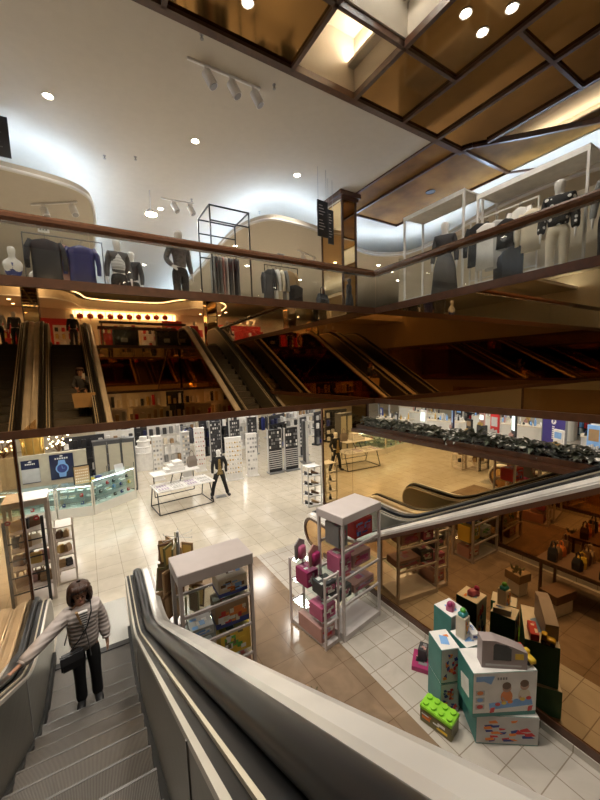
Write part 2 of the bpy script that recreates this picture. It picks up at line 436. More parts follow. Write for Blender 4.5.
# ------------------------------------------------------------------ shop behind the viewer (seen in the mirrors)
drop('ceiling_lowered.002', [(9.4, -20), (9.3, -13.0), (8.2, -11.2), (6.8, -10.9), (5.9, -11.8), (5.2, -13.2), (3.5, -13.6), (1.4, -13.6), (.2, -13.2), (-.1, -11.6), (-.9, -10.8), (-2.2, -10.9), (-14, -11)], [(-14, -20)], 8.5, .5, 'cove_warm')
w = MB(); w.box(-14, -14.3, F1, 26, -14.1, 8.5)
struct('wall_shop', w, M['wall'])
w = MB(); w.box(-.2, -14.08, 8.05, 6.0, -13.95, 8.42)
o = struct('trim_6', w, M['cove_warm'])
sp = MB()
for k in range(15): sp.box(-.1+k*.42, -13.95, 8.03, -.06+k*.42, -13.9, 8.44)
sp.build('light_divider', M['wall'], o)
for k, (x0, x1, y, z1) in enumerate(((-2.6, -.45, -13.0, 7.75), (4.9, 6.2, -13.0, 7.9), (8.7, 12.0, -12.5, 7.7))):
    w = MB(); w.box(x0, y-.15, F1, x1, y, z1)
    struct('wall_red.%03d' % k if k else 'wall_red', w, pm('red', .5))
for k, (x, y) in enumerate(((6.65, -8), (-1.75, -8), (12, -8))):
    w = MB(); w.mi(0).box(x-.3, y-.3, F1, x+.3, y+.3, CE1); w.mi(1)
    for a in (-.31, .27):
        for c2 in (-.31, .27): w.box(x+a, y+c2, F1, x+a+.04, y+c2+.04, CE1)
    struct('column_behind.%03d' % k if k else 'column_behind', w, [M['bronze'], M['brown']])
# ground floor partition far to the back with bright shelving wall handled below

# ------------------------------------------------------------------ escalators
SL = math.tan(math.radians(30))
def hb(Y):           # nosing line of the steps
    if Y >= 5.35: return 0.
    if Y >= 4.45: return SL*(5.35-Y)**2/1.8
    if Y >= -4.44: return SL*(4.9-Y)
    if Y >= -5.34: return F1-SL*(Y+5.34)**2/1.8-.0
    return F1
hb_top = hb
def path(off, y_end=6.35, y_top=-6.0, rad=.38):
    """side line: off above the nosing, rounded newel at both ends"""
    ys = [y_end-.15*i for i in range(int((y_end-y_top)/.15)+1)]
    core = [(y, hb(y)+off) for y in ys]
    zc = hb(y_end)+off-rad; a = [(y_end+rad*math.cos(t), zc+rad*math.sin(t)) for t in [math.radians(-80+17*i) for i in range(10)]]
    zt = hb(y_top)+off-rad; e = [(ys[-1]-rad*math.sin(t), zt+rad*math.cos(t)) for t in [math.radians(17*i) for i in range(1, 11)]]
    return a+core+e
def sweep(mb, prof, pts):
    """prof: (dx, dn) pairs; pts: (y, z) path; n points outward from the balustrade"""
    rings = []
    for i, (y, z) in enumerate(pts):
        a = pts[max(i-1, 0)]; c2 = pts[min(i+1, len(pts)-1)]
        t = Vector((c2[0]-a[0], c2[1]-a[1])).normalized(); n = Vector((t.y, -t.x))
        if i < len(pts)/2 and False: n = -n
        rings.append([(dx, y+n.x*dn, z+n.y*dn) for dx, dn in prof])
    mb.loft(rings); return mb
def panel_poly(off, low, y_end=6.35, y_top=-6.0, rad=.38):
    pp = path(off, y_end, y_top, rad)
    ys = [y_top+.3*i for i in range(int((y_end-y_top)/.3)+1)]
    return pp+[(y, max(hb(y)+low, 0.0)) for y in ys]
step_mesh = None
def escalator(x, label, rz=0, y0=0):
    t = thing('escalator', label, 'escalator', (x, y0, 0), rz, 'escalators of the atrium')
    for s in (-1, 1):
        def X(a, b2): return (a, b2) if s > 0 else (-b2, -a)
        bal = MB().prism_x(panel_poly(.86, .08), *X(.535, .60)).build('balustrade_panel', M['steel'], t)
        sm = MB()
        for y in (4.45, 1.2, -2.0):
            sm = MB(); q0, q1 = X(.529, .5352); sm.prism_x([(y, hb(y)+.1), (y+.02, hb(y+.02)+.1), (y+.02, hb(y+.02)+.85), (y, hb(y)+.85)], q0, q1).build('panel_seam', M['grey'], bal)
        MB().prism_x([(y, hb(y)+d) for y, d in [(6.2-.2*i, .13) for i in range(62)]]+[(-6.0+.2*i, -.06 if True else 0) for i in range(0)]+[(y, max(hb(y)-.1, -.0)) for y in [-6.0+.2*i for i in range(62)]], *X(.495, .545)).build('skirt', M['brush'], t)
        k = MB(); prof = [(.533, -.02), (.533, .012), (.556, .012), (.556, -.02)]
        if s < 0: prof = [(-a, b2) for a, b2 in prof][::-1]
        sweep(k, prof, path(.86)); k.build('trim_strip', M['trim'], t)
        k = MB(); pr = [(.592, -.02), (.592, .012), (.606, .012), (.606, -.02)]
        if s < 0: pr = [(-a, b2) for a, b2 in pr][::-1]
        sweep(k, pr, path(.88)); k.build('cream_bead', M['cream_line'], t)
        # rubber handrail: rounded section
        k = MB(); pr = [(.728+.066*math.cos(a), .035+.045*math.sin(a)) for a in [2*PI*i/14 for i in range(14)]]
        if s < 0: pr = [(-a, b2) for a, b2 in pr][::-1]
        sweep(k, pr, path(.88)); k.build('handrail', M['rubber'], t, True)
        # polished outer deck, shallow crowned section
        k = MB(); k0 = MB(); pr = [(.556, -.05), (.556, .003), (.795, .003), (.795, -.05)]
        if s < 0: pr = [(-a, b2) for a, b2 in pr][::-1]
        sweep(k0, pr, path(.87)); k0.build('handrail_track', M['black'], t)
        pr = [(.795, -.04), (.80, .05), (.82, .062), (.89, .055), (.935, .03), (.94, .012), (.96, .008), (.96, -.04)]
        if s < 0: pr = [(-a, b2) for a, b2 in pr][::-1]
        sweep(k, pr, path(.87)); k.build('deck', M['chrome'], t)
        # outside cladding in bronze mirror with brown skirting and a marble plinth
        cl = panel_poly(.85, -99)
        out = MB().prism_x(cl, *X(.86, .945)).build('outer_cladding', M['bronze'], t)
        pl = MB().box(X(.90, .975)[0], -6.0, 0, X(.90, .975)[1], 5.9, .09).build('plinth', M['marble_light'], out)
        MB().box(X(.90, .962)[0], -6.0, .09, X(.90, .962)[1], 5.9, .19).build('cladding_skirting', M['brown'], out)
        edge = MB(); pr = [(.946, -.09), (.946, -.03), (.966, -.03), (.966, -.09)]
        if s < 0: pr = [(-a, b2) for a, b2 in pr][::-1]
        sweep(edge, pr, path(.87)); edge.build('cladding_edge', M['brown'], out)
    # landing plate and comb at the foot
    MB().box(-.53, 6.02, 0, .53, 7.3, .012).build('landing_plate', M['plate'], t)
    MB().box(-.53, 5.95, 0, .53, 6.06, .018).build('comb_plate', M['black'], t)
    MB().box(-.53, -6.6, F1, .53, -5.95, F1+.012).build('upper_landing', M['plate'], t)
    # steps
    y = 5.95; n = 0
    while y > -5.9:
        yb = y-.4
        z = hb(yb+.1) if yb > -5.3 else F1
        zp = hb(y+.1)
        sm = MB()
        sm.mi(1).box(-.5, yb+.0, max(zp-.12, -.1), .5, y-.012, z-.004)
        sm.mi(0).box(-.5, yb, z-.004, .5, y, z+.002)
        sm.mi(2).box(-.5, y-.022, z+.0022, .5, y-.002, z+.004)
        sm.build('step', [M['step'], M['riser'], M['trim_dull']], t)
        y = yb; n += 1
    return t
M['cream_line'] = mat('cream bead', (.6, .54, .42), .4, .2)
M['trim_dull'] = mat('worn step edge', (.17, .165, .16), .45, .6)
RZ = math.radians(-1.3)
esc = escalator(-.352, 'escalator in the middle, whose grey steps a woman in a pale jacket rides', RZ)
esc2 = escalator(-2.285, 'escalator at the left edge, sharing its side deck with the woman\'s escalator', RZ)
esc3 = escalator(5.24, 'escalator on the right with silver deck beyond the pink toy shelf', 0, .27)
# tinted glass divider standing above the shared deck
t = thing('glass_divider', 'bronze tinted glass divider with brown post above the handrails at left', 'glass screen', (-.99, 0, 0))
MB().box(.06, 6.27, 1.02, .10, 6.33, 3.44).build('post', M['brown'], t)
MB().prism_x([(6.27, 1.03), (4.9, 1.18), (3.6, 1.75), (3.6, 3.44), (6.27, 3.44)], .072, .088).build('glass_panel', M['tint_glass'], t)

# ------------------------------------------------------------------ glass balustrades of the upper floor
def balustrade(axis, a0, a1, c, label, step=1.5, d=1):
    t = thing('balustrade', label, 'balustrade', (0, 0, 0))
    def bx(mb, p0, p1, q0, q1, z0, z1):
        lo, hi = sorted((c+d*q0, c+d*q1))
        if axis == 'x': mb.box(p0, lo, z0, p1, hi, z1)
        else: mb.box(lo, p0, z0, hi, p1, z1)
    n = round(abs(a1-a0)/step)
    for k in range(n):
        p0 = a0+(a1-a0)*k/n; p1 = a0+(a1-a0)*(k+1)/n
        mb = MB(); bx(mb, p0+.006, p1-.006, .02, .034, F1+.06, F1+.83); mb.build('glass_panel', M['glass'], t)
    k = MB(); prof = [(-.06, -.03), (-.08, .02), (-.075, .07), (-.04, .11), (.0, .12), (.04, .11), (.075, .07), (.08, .02), (.06, -.03)]
    ring = lambda a: [((a, c+d*.027+u, F1+.82+v) if axis == 'x' else (c+d*.027+u, a, F1+.82+v)) for u, v in prof]
    k.loft([ring(a0), ring(a1)]); k.build('handrail', M['wood'], t)
    mb = MB(); bx(mb, a0, a1, .0, .06, F1+.055, F1+.085); mb.build('base_channel', M['brown'], t)
    return t
balustrade('x', OX0, OX1+.05, OY1, 'glass balustrade with brown handrail across the far side of the atrium')
balustrade('y', OY0, OY1-.03, OX1, 'glass balustrade with brown handrail along the right side of the atrium')
bb = balustrade('x', .75, 4.2, OY0, 'glass balustrade between the escalator tops, seen only in the mirror', 1.15, -1)

# ------------------------------------------------------------------ lamps
def downlight(x, y, z, label, group, power=0, r=.075, lampk='lamp', spot=True, col=(1, .91, .78), size=150, name='ceiling_light'):
    t = thing(name, label, 'ceiling light', (x, y, z), 0, group)
    MB().lathe([(r, -.004), (r*1.35, -.012), (r*1.4, 0), (r, 0)], n=20).build('trim_ring', M['white'], t)
    MB().lathe([(.001, -.009), (r, -.009), (r, -.002), (.001, -.002)], n=20).build('lamp', M[lampk], t)
    if power:
        L = bpy.data.lights.new('downlight', 'SPOT'); L.energy = power; L.color = col; L.spot_size = math.radians(size); L.spot_blend = .7; L.shadow_soft_size = .12
        o = bpy.data.objects.new('downlight', L); COL.objects.link(o); o.location = (x, y, z-.06)
    return t
G = 'downlights in the upper ceiling'
for x, y, lab in ((-.11, 8.63, 'recessed downlight in the white ceiling at top left'), (2.66, 8.61, 'recessed downlight in the white ceiling below the track light'), (5.46, 8.71, 'recessed downlight in the white ceiling left of the mirror pillar')):
    downlight(x, y, CE1, lab, G, 150)
for x, y in ((2.6, 12.5), (3.2, 15.5), (6.2, 14), (9, 13), (11.5, 8.2), (12.5, 12), (-3.5, 8.6), (-6, 12), (3, 19), (9, 18)):
    downlight(x, y, CE1 if (x < 4.4 and x > .8) or (x, y) == (-3.5, 8.6) else 8.66, 'recessed downlight deep in the upper shop ceiling', 'downlights deep in the upper shop', 190)
for x, y in ((4.9, 12), (5.6, 15), (7.2, 12.6), (7.9, 15.5), (9.4, 15), (10.5, 12.5), (11.5, 5.6), (12.6, 7), (12.2, 9.2), (13.4, 4.2), (14.5, 6.3), (11.2, 11.5), (13.5, 10.6), (15, 8.8), (16, 5), (16.5, 11), (14, 13), (6.3, 17.5), (-2.2, 11.4), (-1, 13)):
    downlight(x, y, 8.655, 'small lit spot in the lowered shop ceiling', 'spots in the lowered shop ceiling', 0, .06, 'lamp')
# bright bare lamp head hung under the ceiling
t = thing('spot_lamp', 'glaring round spot lamp under the ceiling left of the small track light', 'spotlight', (2.1, 11.42, 9.0))
MB().cyl((0, 0, .06), .012, .54, 8).build('stem', M['white'], t)
MB().lathe([(.05, .08), (.10, .04), (.165, -.05), (.16, -.06), (.001, -.06)], n=18).build('housing', M['white'], t, True)
MB().lathe([(.001, -.075), (.155, -.075), (.155, -.062), (.001, -.062)], n=18).build('lamp', lamp_mat('glaring lamp', (1, .9, .72), 260), t)
# track lights
def track(x, y, z, rz, n, label, L=1.35, heads=None):
    t = thing('track_light', label, 'track light', (x, y, z), rz, 'track lights')
    MB().box(-L/2, -.02, -.035, L/2, .02, 0).build('rail', M['white'], t)
    for k in range(n):
        px = -L/2+.32+k*(L-.45)/max(1, n-1)
        h = MB(); a = Vector((px, 0, -.12)); b2 = a+Vector((.10, -.05, -.22)); h.tube([a, b2], .085, 16); hd = h.build('lamp_head', M['white'], t)
        MB().tube([(px-.02, 0, -.03), (px, 0, -.14)], .02, 6).build('bracket', M['white'], hd)
        MB().tube([b2-Vector((.003, -.0015, -.006)), b2+Vector((.003, -.0015, -.006))], .07, 14).build('lens', M['grey'], hd)
    return t
track(2.63, 6.5, CE1, 0, 3, 'three-headed white track light on the ceiling near the bronze beam')
track(-.25, 11.15, 8.655, -.6, 2, 'two-headed track light under the rounded lowered ceiling at left', 1.2)
track(2.75, 10.9, 9.25, -.1, 2, 'two-headed track light beside the glaring lamp', .9)
track(7.6, 11.6, 8.655, .4, 2, 'two-headed track light right of the mirror pillar', 1.2)
for k, (x, y) in enumerate(((3.5, 6.3), (1.55, 9.9), (3.3, 11.4), (5.5, 11.2), (2.05, 5.98), (.9, 10.2))):
    t = thing('ceiling_sprinkler', 'tiny sprinkler head on the white ceiling', 'sprinkler', (x, y, CE1), 0, 'ceiling sprinklers')
    MB().lathe([(.035, -.0), (.035, -.01), (.012, -.012), (.012, -.06), (.03, -.065), (.03, -.075)], n=10).build('head', M['grey'], t)
# bulkhead lamps in bronze ceiling
for x, y in ((5.44, 3.7), (5.96, 3.75), (5.98, 3.3)):
    downlight(x, y, CE1+.025, 'bright downlight set in a bronze ceiling panel', 'downlights in the bronze ceiling', 90, .07)
for x, y in ((2.5, 2.8), (-1.5, 3.9), (2.5, 1.6), (-1.5, 5.2), (2.5, 5.2), (.5, 3.9)):  # added lamps, put in to brighten the dark escalators and atrium floor
    downlight(x, y, CE1+.025, 'added downlight in the bronze ceiling, brightening the escalators and floor below', 'added downlights above the escalators', 520, .07, size=105)
downlight(4.2, 4.3, CE1+1.27, 'bright downlight inside the pale blue ceiling recess', 'coffer light', 60, .07)
t = thing('round_vent', 'dark round vent in the bronze soffit beside the pillar', 'vent', (9.6, 7.6, CE1+.03))
MB().lathe([(.12, -.01), (.14, -.02), (.15, 0), (.1, 0)], n=18).build('ring', M['black'], t)
MB().cyl((0, 0, -.008), .12, .006, 18).build('cover', pm('charcoal'), t)
# ground floor ceiling panels (they light the shops under the slab)
def panel(x, y, z, sx, sy, power, col=(1, .95, .87), label='flat square light panel in the ground floor ceiling', grp='ground floor light panels'):
    t = thing('ceiling_light', label, 'ceiling light', (x, y, z), 0, grp)
    m = MB(); m.box(-sx/2-.04, -sy/2-.04, -.03, sx/2+.04, sy/2+.04, 0); m.build('frame', M['white'], t)
    MB().box(-sx/2, -sy/2, -.036, sx/2, sy/2, -.031).build('diffuser', M['lamp_white'], t)
    area('panel_light', (x, y, z-.05), power, sx, sy, col, spread=170)
for x in (-4, -1, 2, 5):
    for y in (8.6, 11.4, 14.4, 17.6, 21): panel(x, y, CE0+.02, .6, .6, 35)
for x in (8.5, 12, 15.5, 19):
    for y in (2.5, 6, 9.5, 13, 17, 21): panel(x, y, CE0+.02, .6, .6, 42)
for x in (-9, -3, 2, 7, 12):
    for y in (-8.5, -12, -16): panel(x, y, CE0+.02, .6, .6, 30, (1, .78, .5), 'flat square light panel in the ceiling behind the escalators', 'light panels behind the escalators')
# upper floor behind
for x in (-6, -2, 2.5, 7, 11):
    for y in (-8, -10.4):
        downlight(x, y, CE1, 'recessed downlight in the ceiling above the red shop', 'downlights above the red shop', 160)
for x in (-5, -3, 7.6, 9, 12, 15):
    for y in (-11.8, -13.2):
        downlight(x, y, 8.5, 'recessed downlight in the lowered ceiling of the red shop', 'spots of the red shop', 60)
w = S.world or bpy.data.worlds.new('world'); S.world = w; w.use_nodes = True
w.node_tree.nodes['Background'].inputs['Color'].default_value = (1, .85, .68, 1); w.node_tree.nodes['Background'].inputs['Strength'].default_value = .05

S.view_settings.view_transform = 'Standard'; S.view_settings.look = 'None'; S.view_settings.gamma = 1; S.view_settings.use_curve_mapping = False
S.view_settings.exposure = 0
S.cycles.use_denoising = True
S.cycles.max_bounces = 14; S.cycles.glossy_bounces = 10; S.cycles.transparent_max_bounces = 24; S.cycles.diffuse_bounces = 4
S.cycles.caustics_reflective = False; S.cycles.caustics_refractive = False; S.cycles.sample_clamp_indirect = 6; S.cycles.sample_clamp_direct = 0

# ------------------------------------------------------------------ people and mannequins
def fig(over=None, fat=1.0, fingers=False):
    """joint skeleton of a standing adult 1.75 m tall facing -Y; +X is the figure's left"""
    P = {'pelvis': (0, 0, .96, .135*fat, .10*fat), 'belly': (0, 0, 1.10, .118*fat, .088*fat), 'chest': (0, .0, 1.28, .148*fat, .10*fat), 'upchest': (0, .005, 1.39, .125*fat, .085*fat),
         'neck': (0, .005, 1.485, .052, .05), 'jaw': (0, -.018, 1.55, .074, .08), 'skull': (0, -.006, 1.645, .098, .112), 'crown': (0, .004, 1.72, .075, .085)}
    for s, k in ((-1, 'R'), (1, 'L')):
        P.update({'hip'+k: (s*.088, 0, .89, .088, .09), 'knee'+k: (s*.095, -.012, .50, .056, .058), 'calf'+k: (s*.097, .012, .36, .052, .056), 'ankle'+k: (s*.098, .018, .09, .036, .042),
                  'ball'+k: (s*.108, -.09, .035, .04, .028), 'toe'+k: (s*.112, -.155, .028, .03, .02),
                  'sh'+k: (s*.168, .004, 1.415, .06, .058), 'elbow'+k: (s*.225, .02, 1.13, .042, .042), 'fore'+k: (s*.232, 0, 1.04, .038, .038), 'wrist'+k: (s*.24, -.045, .885, .024, .028), 'palm'+k: (s*.243, -.06, .82, .034, .018)})
        if not fingers: P['hand'+k] = (s*.242, -.072, .735, .02, .012)
        else:
            for i, (dx, L) in enumerate(((-.028, .075), (-.01, .088), (.008, .082), (.026, .066))):
                P['f%da' % i+k] = (s*.243+.004, -.066-dx, .785, .0085, .0085); P['f%db' % i+k] = (s*.243-s*.004, -.072-dx*1.1, .785-L*.55, .008, .008); P['f%dc' % i+k] = (s*.243-s*.02, -.074-dx*1.1, .785-L, .0065, .0065)
            P['t0'+k] = (s*.235, -.095, .81, .009, .009); P['t1'+k] = (s*.226, -.112, .775, .0075, .0075)
    if over:
        for k, v in over.items():
            o = P.get(k, (0, 0, 0, .05, .05)); P[k] = tuple(v)+tuple(o[3:]) if len(v) == 3 else tuple(v)
    return P
def fig_edges(fingers=False):
    E = chain('pelvis', 'belly', 'chest', 'upchest', 'neck', 'jaw', 'skull', 'crown')
    for k in 'RL':
        E += chain('pelvis', 'hip'+k, 'knee'+k, 'calf'+k, 'ankle'+k, 'ball'+k, 'toe'+k)+chain('upchest', 'sh'+k, 'elbow'+k, 'fore'+k, 'wrist'+k, 'palm'+k)
        if fingers:
            for i in range(4): E += chain('palm'+k, 'f%da' % i+k, 'f%db' % i+k, 'f%dc' % i+k)
            E += chain('palm'+k, 't0'+k, 't1'+k)
        else: E += [('palm'+k, 'hand'+k)]
    return E
def sub(P, keys, add=.018, mul=1.06, over=None):
    d = {}
    for k in keys:
        p = P[k]; d[k] = (p[0], p[1], p[2], p[3]*mul+add, p[4]*mul+add)
    if over:
        for k, v in over.items(): d[k] = v
    return d
def top_mesh(P, name, m, parent, sleeves=True, add=.018, hem=None, neck=True):
    keys = ['pelvis', 'belly', 'chest', 'upchest']
    d = sub(P, keys, add)
    if hem is not None: d['pelvis'] = (P['pelvis'][0], P['pelvis'][1], hem, P['pelvis'][3]*1.05+add, P['pelvis'][4]*1.05+add)
    nk = P['neck']; u = P['upchest']
    d['collar'] = ((nk[0]*.6+u[0]*.4), (nk[1]*.6+u[1]*.4), nk[2]*.75+u[2]*.25, .058+add*.4, .056+add*.4)
    E = chain('pelvis', 'belly', 'chest', 'upchest', 'collar')
    for k in 'RL':
        ks = ['sh'+k, 'elbow'+k, 'fore'+k, 'wrist'+k] if sleeves is True else (['sh'+k] if not sleeves else ['sh'+k, 'elbow'+k])
        d.update(sub(P, ks, add*.75)); E += chain('upchest', *ks)
    return skin(name, d, E, m, parent)
def leg_mesh(P, name, m, parent, add=.010):
    d = sub(P, ['pelvis', 'hipR', 'kneeR', 'calfR', 'ankleR', 'hipL', 'kneeL', 'calfL', 'ankleL'], add)
    p = P['pelvis']; 
    for k in 'RL': a = d['ankle'+k]; d['ankle'+k] = (a[0], a[1]+.005, a[2]-.035, a[3]+.016, a[4]+.016)
    d['waist'] = (p[0], p[1], p[2]+.07, p[3]*.95, p[4]*.98)
    return skin(name, d, chain('waist', 'pelvis', 'hipR', 'kneeR', 'calfR', 'ankleR')+chain('pelvis', 'hipL', 'kneeL', 'calfL', 'ankleL'), m, parent)
def shoe_mesh(P, k, m, parent, name='shoe', boot=False):
    a, b2, c2 = P['ankle'+k], P['ball'+k], P['toe'+k]
    d = {'a': (a[0], a[1], a[2]+(.12 if boot else .02), .062, .068), 'h': (a[0], a[1]+.025, .06, .056, .062), 'b': (b2[0], b2[1], .052, .058, .05), 't': (c2[0], c2[1]-.015, .042, .046, .038)}
    return skin(name, d, chain('a', 'h', 'b', 't'), m, parent)

# the woman riding up
def striped(name, c1, c2, sc, axis=2, rough=.7, bump=0):
    m, n, l, p = new_mat(name)
    tc = n.new('ShaderNodeTexCoord'); sx = n.new('ShaderNodeSeparateXYZ'); ml = n.new('ShaderNodeMath'); ml.operation = 'MULTIPLY'; ml.inputs[1].default_value = sc
    si = n.new('ShaderNodeMath'); si.operation = 'SINE'; ra = n.new('ShaderNodeValToRGB')
    l.new(tc.outputs['Object'], sx.inputs[0]); l.new(sx.outputs[axis], ml.inputs[0]); l.new(ml.outputs[0], si.inputs[0])
    mr = n.new('ShaderNodeMapRange'); mr.inputs['From Min'].default_value = -1; l.new(si.outputs[0], mr.inputs['Value'])
    ra.color_ramp.elements[0].color = (*c1, 1); ra.color_ramp.elements[1].color = (*c2, 1)
    if not bump: ra.color_ramp.interpolation = 'CONSTANT'; ra.color_ramp.elements[1].position = .5
    else:
        ra.color_ramp.elements[1].position = .25
        bu = n.new('ShaderNodeBump'); bu.inputs['Strength'].default_value = bump; bu.inputs['Distance'].default_value = .03
        l.new(mr.outputs[0], bu.inputs['Height']); l.new(bu.outputs['Normal'], p.inputs['Normal'])
    l.new(mr.outputs[0], ra.inputs['Fac']); l.new(ra.outputs['Color'], p.inputs['Base Color']); p.inputs['Roughness'].default_value = rough
    return m
M['quilt'] = striped('pale pink quilted nylon', (.43, .37, .35), (.52, .455, .43), 2*PI/.06, 2, .5, .22)
M['breton'] = striped('striped jersey', (.75, .73, .7), (.03, .03, .05), 2*PI/.032, 2)
M['hair'] = mat('dark brown hair', (.045, .018, .010), .5, vary=.35, scale=30)
M['skin'] = mat('skin', (.50, .27, .18), .5, vary=.04)
def face(root, P, lip=(.35, .08, .07), s=1):
    j, k = P['jaw'], P['skull']; x = k[0]; 
    for sx in (-.03, .03):
        MB().ball((x+sx, k[1]-.088, k[2]-.03), .0115, 1.4, .6, .7).build('eye', pm('black', .3), root, True)
        MB().tube([(x+sx-.018, k[1]-.088, k[2]-.008), (x+sx, k[1]-.092, k[2]-.004), (x+sx+.018, k[1]-.088, k[2]-.008)], .004, 6).build('eyebrow', M['hair'], root, True)
        MB().ball((x+sx*2.65, k[1]+.005, k[2]-.045), .022, .4, .8, 1.3).build('ear', M['skin'], root, True)
    MB().loft([[(x-.006, k[1]-.085, k[2]-.02), (x+.006, k[1]-.085, k[2]-.02), (x, k[1]-.095, k[2]-.02)], [(x-.016, k[1]-.085, k[2]-.068), (x+.016, k[1]-.085, k[2]-.068), (x, k[1]-.112, k[2]-.066)]]).build('nose', M['skin'], root, True)
    MB().ball((x, j[1]-.068, j[2]+.002), .022, 1, .4, .32).build('mouth', mat('lips', lip, .4, vary=0), root, True)
wz = hb(4.87)+.004
WM = thing('person', 'woman with bobbed brown hair and pale quilted jacket, one hand on the escalator handrail', 'person', (-.265, 5.0, wz+.012), math.radians(4))
WM.scale = (.915, .915, .915)
wp = fig({'shR': (-.165, -.005, 1.40), 'elbowR': (-.43, -.16, 1.27), 'foreR': (-.53, -.24, 1.235), 'wristR': (-.665, -.345, 1.19), 'palmR': (-.725, -.39, 1.17),
          'elbowL': (.235, .03, 1.13), 'foreL': (.25, .0, 1.04), 'wristL': (.262, -.05, .90), 'palmL': (.266, -.065, .835),
          'jaw': (0, -.035, 1.575), 'skull': (.0, -.02, 1.67), 'crown': (0, -.004, 1.745), 'ballR': (-.12, -.09, .035), 'toeR': (-.13, -.15, .028)}, 1.08, True)
for i, (dy, L) in enumerate(((-.03, .07), (-.01, .082), (.01, .078), (.03, .062))):
    b0 = Vector((-.745, -.40+dy*.7, 1.17)); d = Vector((-.82, -.5+dy*6, -.1)).normalized()
    q1, q2, q3 = b0+d*.02, b0+d*(.02+L*.5), b0+d*(.02+L)+Vector((0, 0, -.02))
    for nm, q, r0 in (('a', q1, .0095), ('b', q2, .0085), ('c', q3, .007)): wp['f%d%sR' % (i, nm)] = (*q, r0, r0)
    for nm, dz in (('a', .0), ('b', 0), ('c', 0)):
        o = wp['f%d%sL' % (i, nm)]; wp['f%d%sL' % (i, nm)] = (o[0]+.023, o[1], o[2]+.012, o[3], o[4])
wp['t0R'] = (-.725, -.36, 1.155, .01, .01); wp['t1R'] = (-.75, -.335, 1.135, .008, .008)
wp['t0L'] = (.256, -.098, .825, .009, .009); wp['t1L'] = (.247, -.115, .79, .0075, .0075)
skin('body', wp, fig_edges(True), M['skin'], WM)
face(WM, wp)
jk = top_mesh(wp, 'jacket', M['quilt'], WM, True, .058, .80)
for k, a in (('R', -1), ('L', 1)):
    p0, p1 = Vector(wp['fore'+k][:3]), Vector(wp['wrist'+k][:3]); q = p0.lerp(p1, .9)
    MB().tube([p0.lerp(p1, .80), p0.lerp(p1, 1.0)], .052, 14).build('cuff', M['quilt'], jk, True)
# collar and hood behind the neck
hd = skin('hood', {'a': (-.115, -.085, 1.42, .028, .03), 'b': (-.125, .03, 1.455, .04, .04), 'c': (0, .115, 1.46, .055, .045), 'd': (.125, .03, 1.455, .04, .04), 'e': (.115, -.085, 1.42, .028, .03)}, chain('a', 'b', 'c', 'd', 'e'), M['quilt'], jk)
MB().prism_y([(-.06, 1.47), (.065, 1.47), (.045, 1.32), (.02, 1.2), (-.005, 1.32)], -.19, -.14).build('striped_top', M['breton'], WM)
MB().prism_y([(-.075, 1.49), (-.045, 1.49), (-.01, 1.33), (-.025, 1.30)], -.198, -.15).build('jacket_lapel', pm('card'), jk)
MB().tube([(.02, -.192, 1.22), (.04, -.190, 1.05), (.055, -.19, .82)], .007, 6).build('zip', pm('dkgrey', .3), jk)
leg_mesh(wp, 'trousers', pm('black', .8), WM, .016)
for k in 'RL': shoe_mesh(wp, k, pm('black', .5), WM, 'boot', True)
# bobbed hair: cap with volume and fringe
def bob(parent, P, m, vol=1.0, back=1.42):
    # lofted cap of hair open at the face, ending in a soft bob
    k = P['skull']; rings = []
    for z, r, op in ((k[2]+.155, .03, 0), (k[2]+.145, .075, 0), (k[2]+.12, .108, 0), (k[2]+.09, .125, 10), (k[2]+.055, .135, 34), (k[2]+.015, .142, 48), (k[2]-.035, .148, 55), (k[2]-.085, .146, 60), (k[2]-.125, .132, 64), (k[2]-.155, .10, 68)):
        ring = []
        for i in range(30):
            a = math.radians(-90+op+(360-2*op)*i/29); q = r*vol*(1+.05*math.sin(i*2.1+z*40))
            ring.append((k[0]+q*math.cos(a), k[1]+.012+q*1.02*math.sin(a), z))
        inner = [(k[0]+(x-k[0])*.80, k[1]+(y-k[1])*.80, zz-.004) for x, y, zz in ring]
        rings.append(ring+inner[::-1])
    o = MB().loft(rings).build('hair', m, parent, True)
    fr = MB()
    for i, x in enumerate((-.085, -.06, -.035, -.01, .015, .04, .065, .085)):
        fr.tube([(x*.7, k[1]-.075, k[2]+.12), (x, k[1]-.118+abs(x)*.35, k[2]+.08), (x*1.12, k[1]-.122+abs(x)*.45, k[2]+.04)], [.03, .028, .012], 8)
    fr.build('fringe', m, o, True)
    return o
bob(WM, wp, M['hair'], 1.04)
# crossbody bag
HB = thing('handbag', 'black crossbody bag hanging at the hip of the woman on the escalator', 'bag', (-.265, 5.0, wz+.012), math.radians(4)); HB.scale = WM.scale
g = MB(); g.cbox(-.16, -.225, .78, .26, .09, .22, math.radians(8)); g.build('bag_body', pm('black', .45), HB, False, .018)
g = MB(); g.cbox(-.16, -.273, .89, .26, .012, .11, math.radians(8)); g.build('flap', pm('charcoal', .4), HB)
MB().tube([(-.17, -.2, 1.0), (-.06, -.215, 1.12), (.05, -.205, 1.28), (.11, -.15, 1.43), (.115, .0, 1.52), (.03, .17, 1.36), (-.14, .2, 1.15), (-.23, -.02, 1.0)], .0085, 6).build('strap', pm('black', .5), HB)
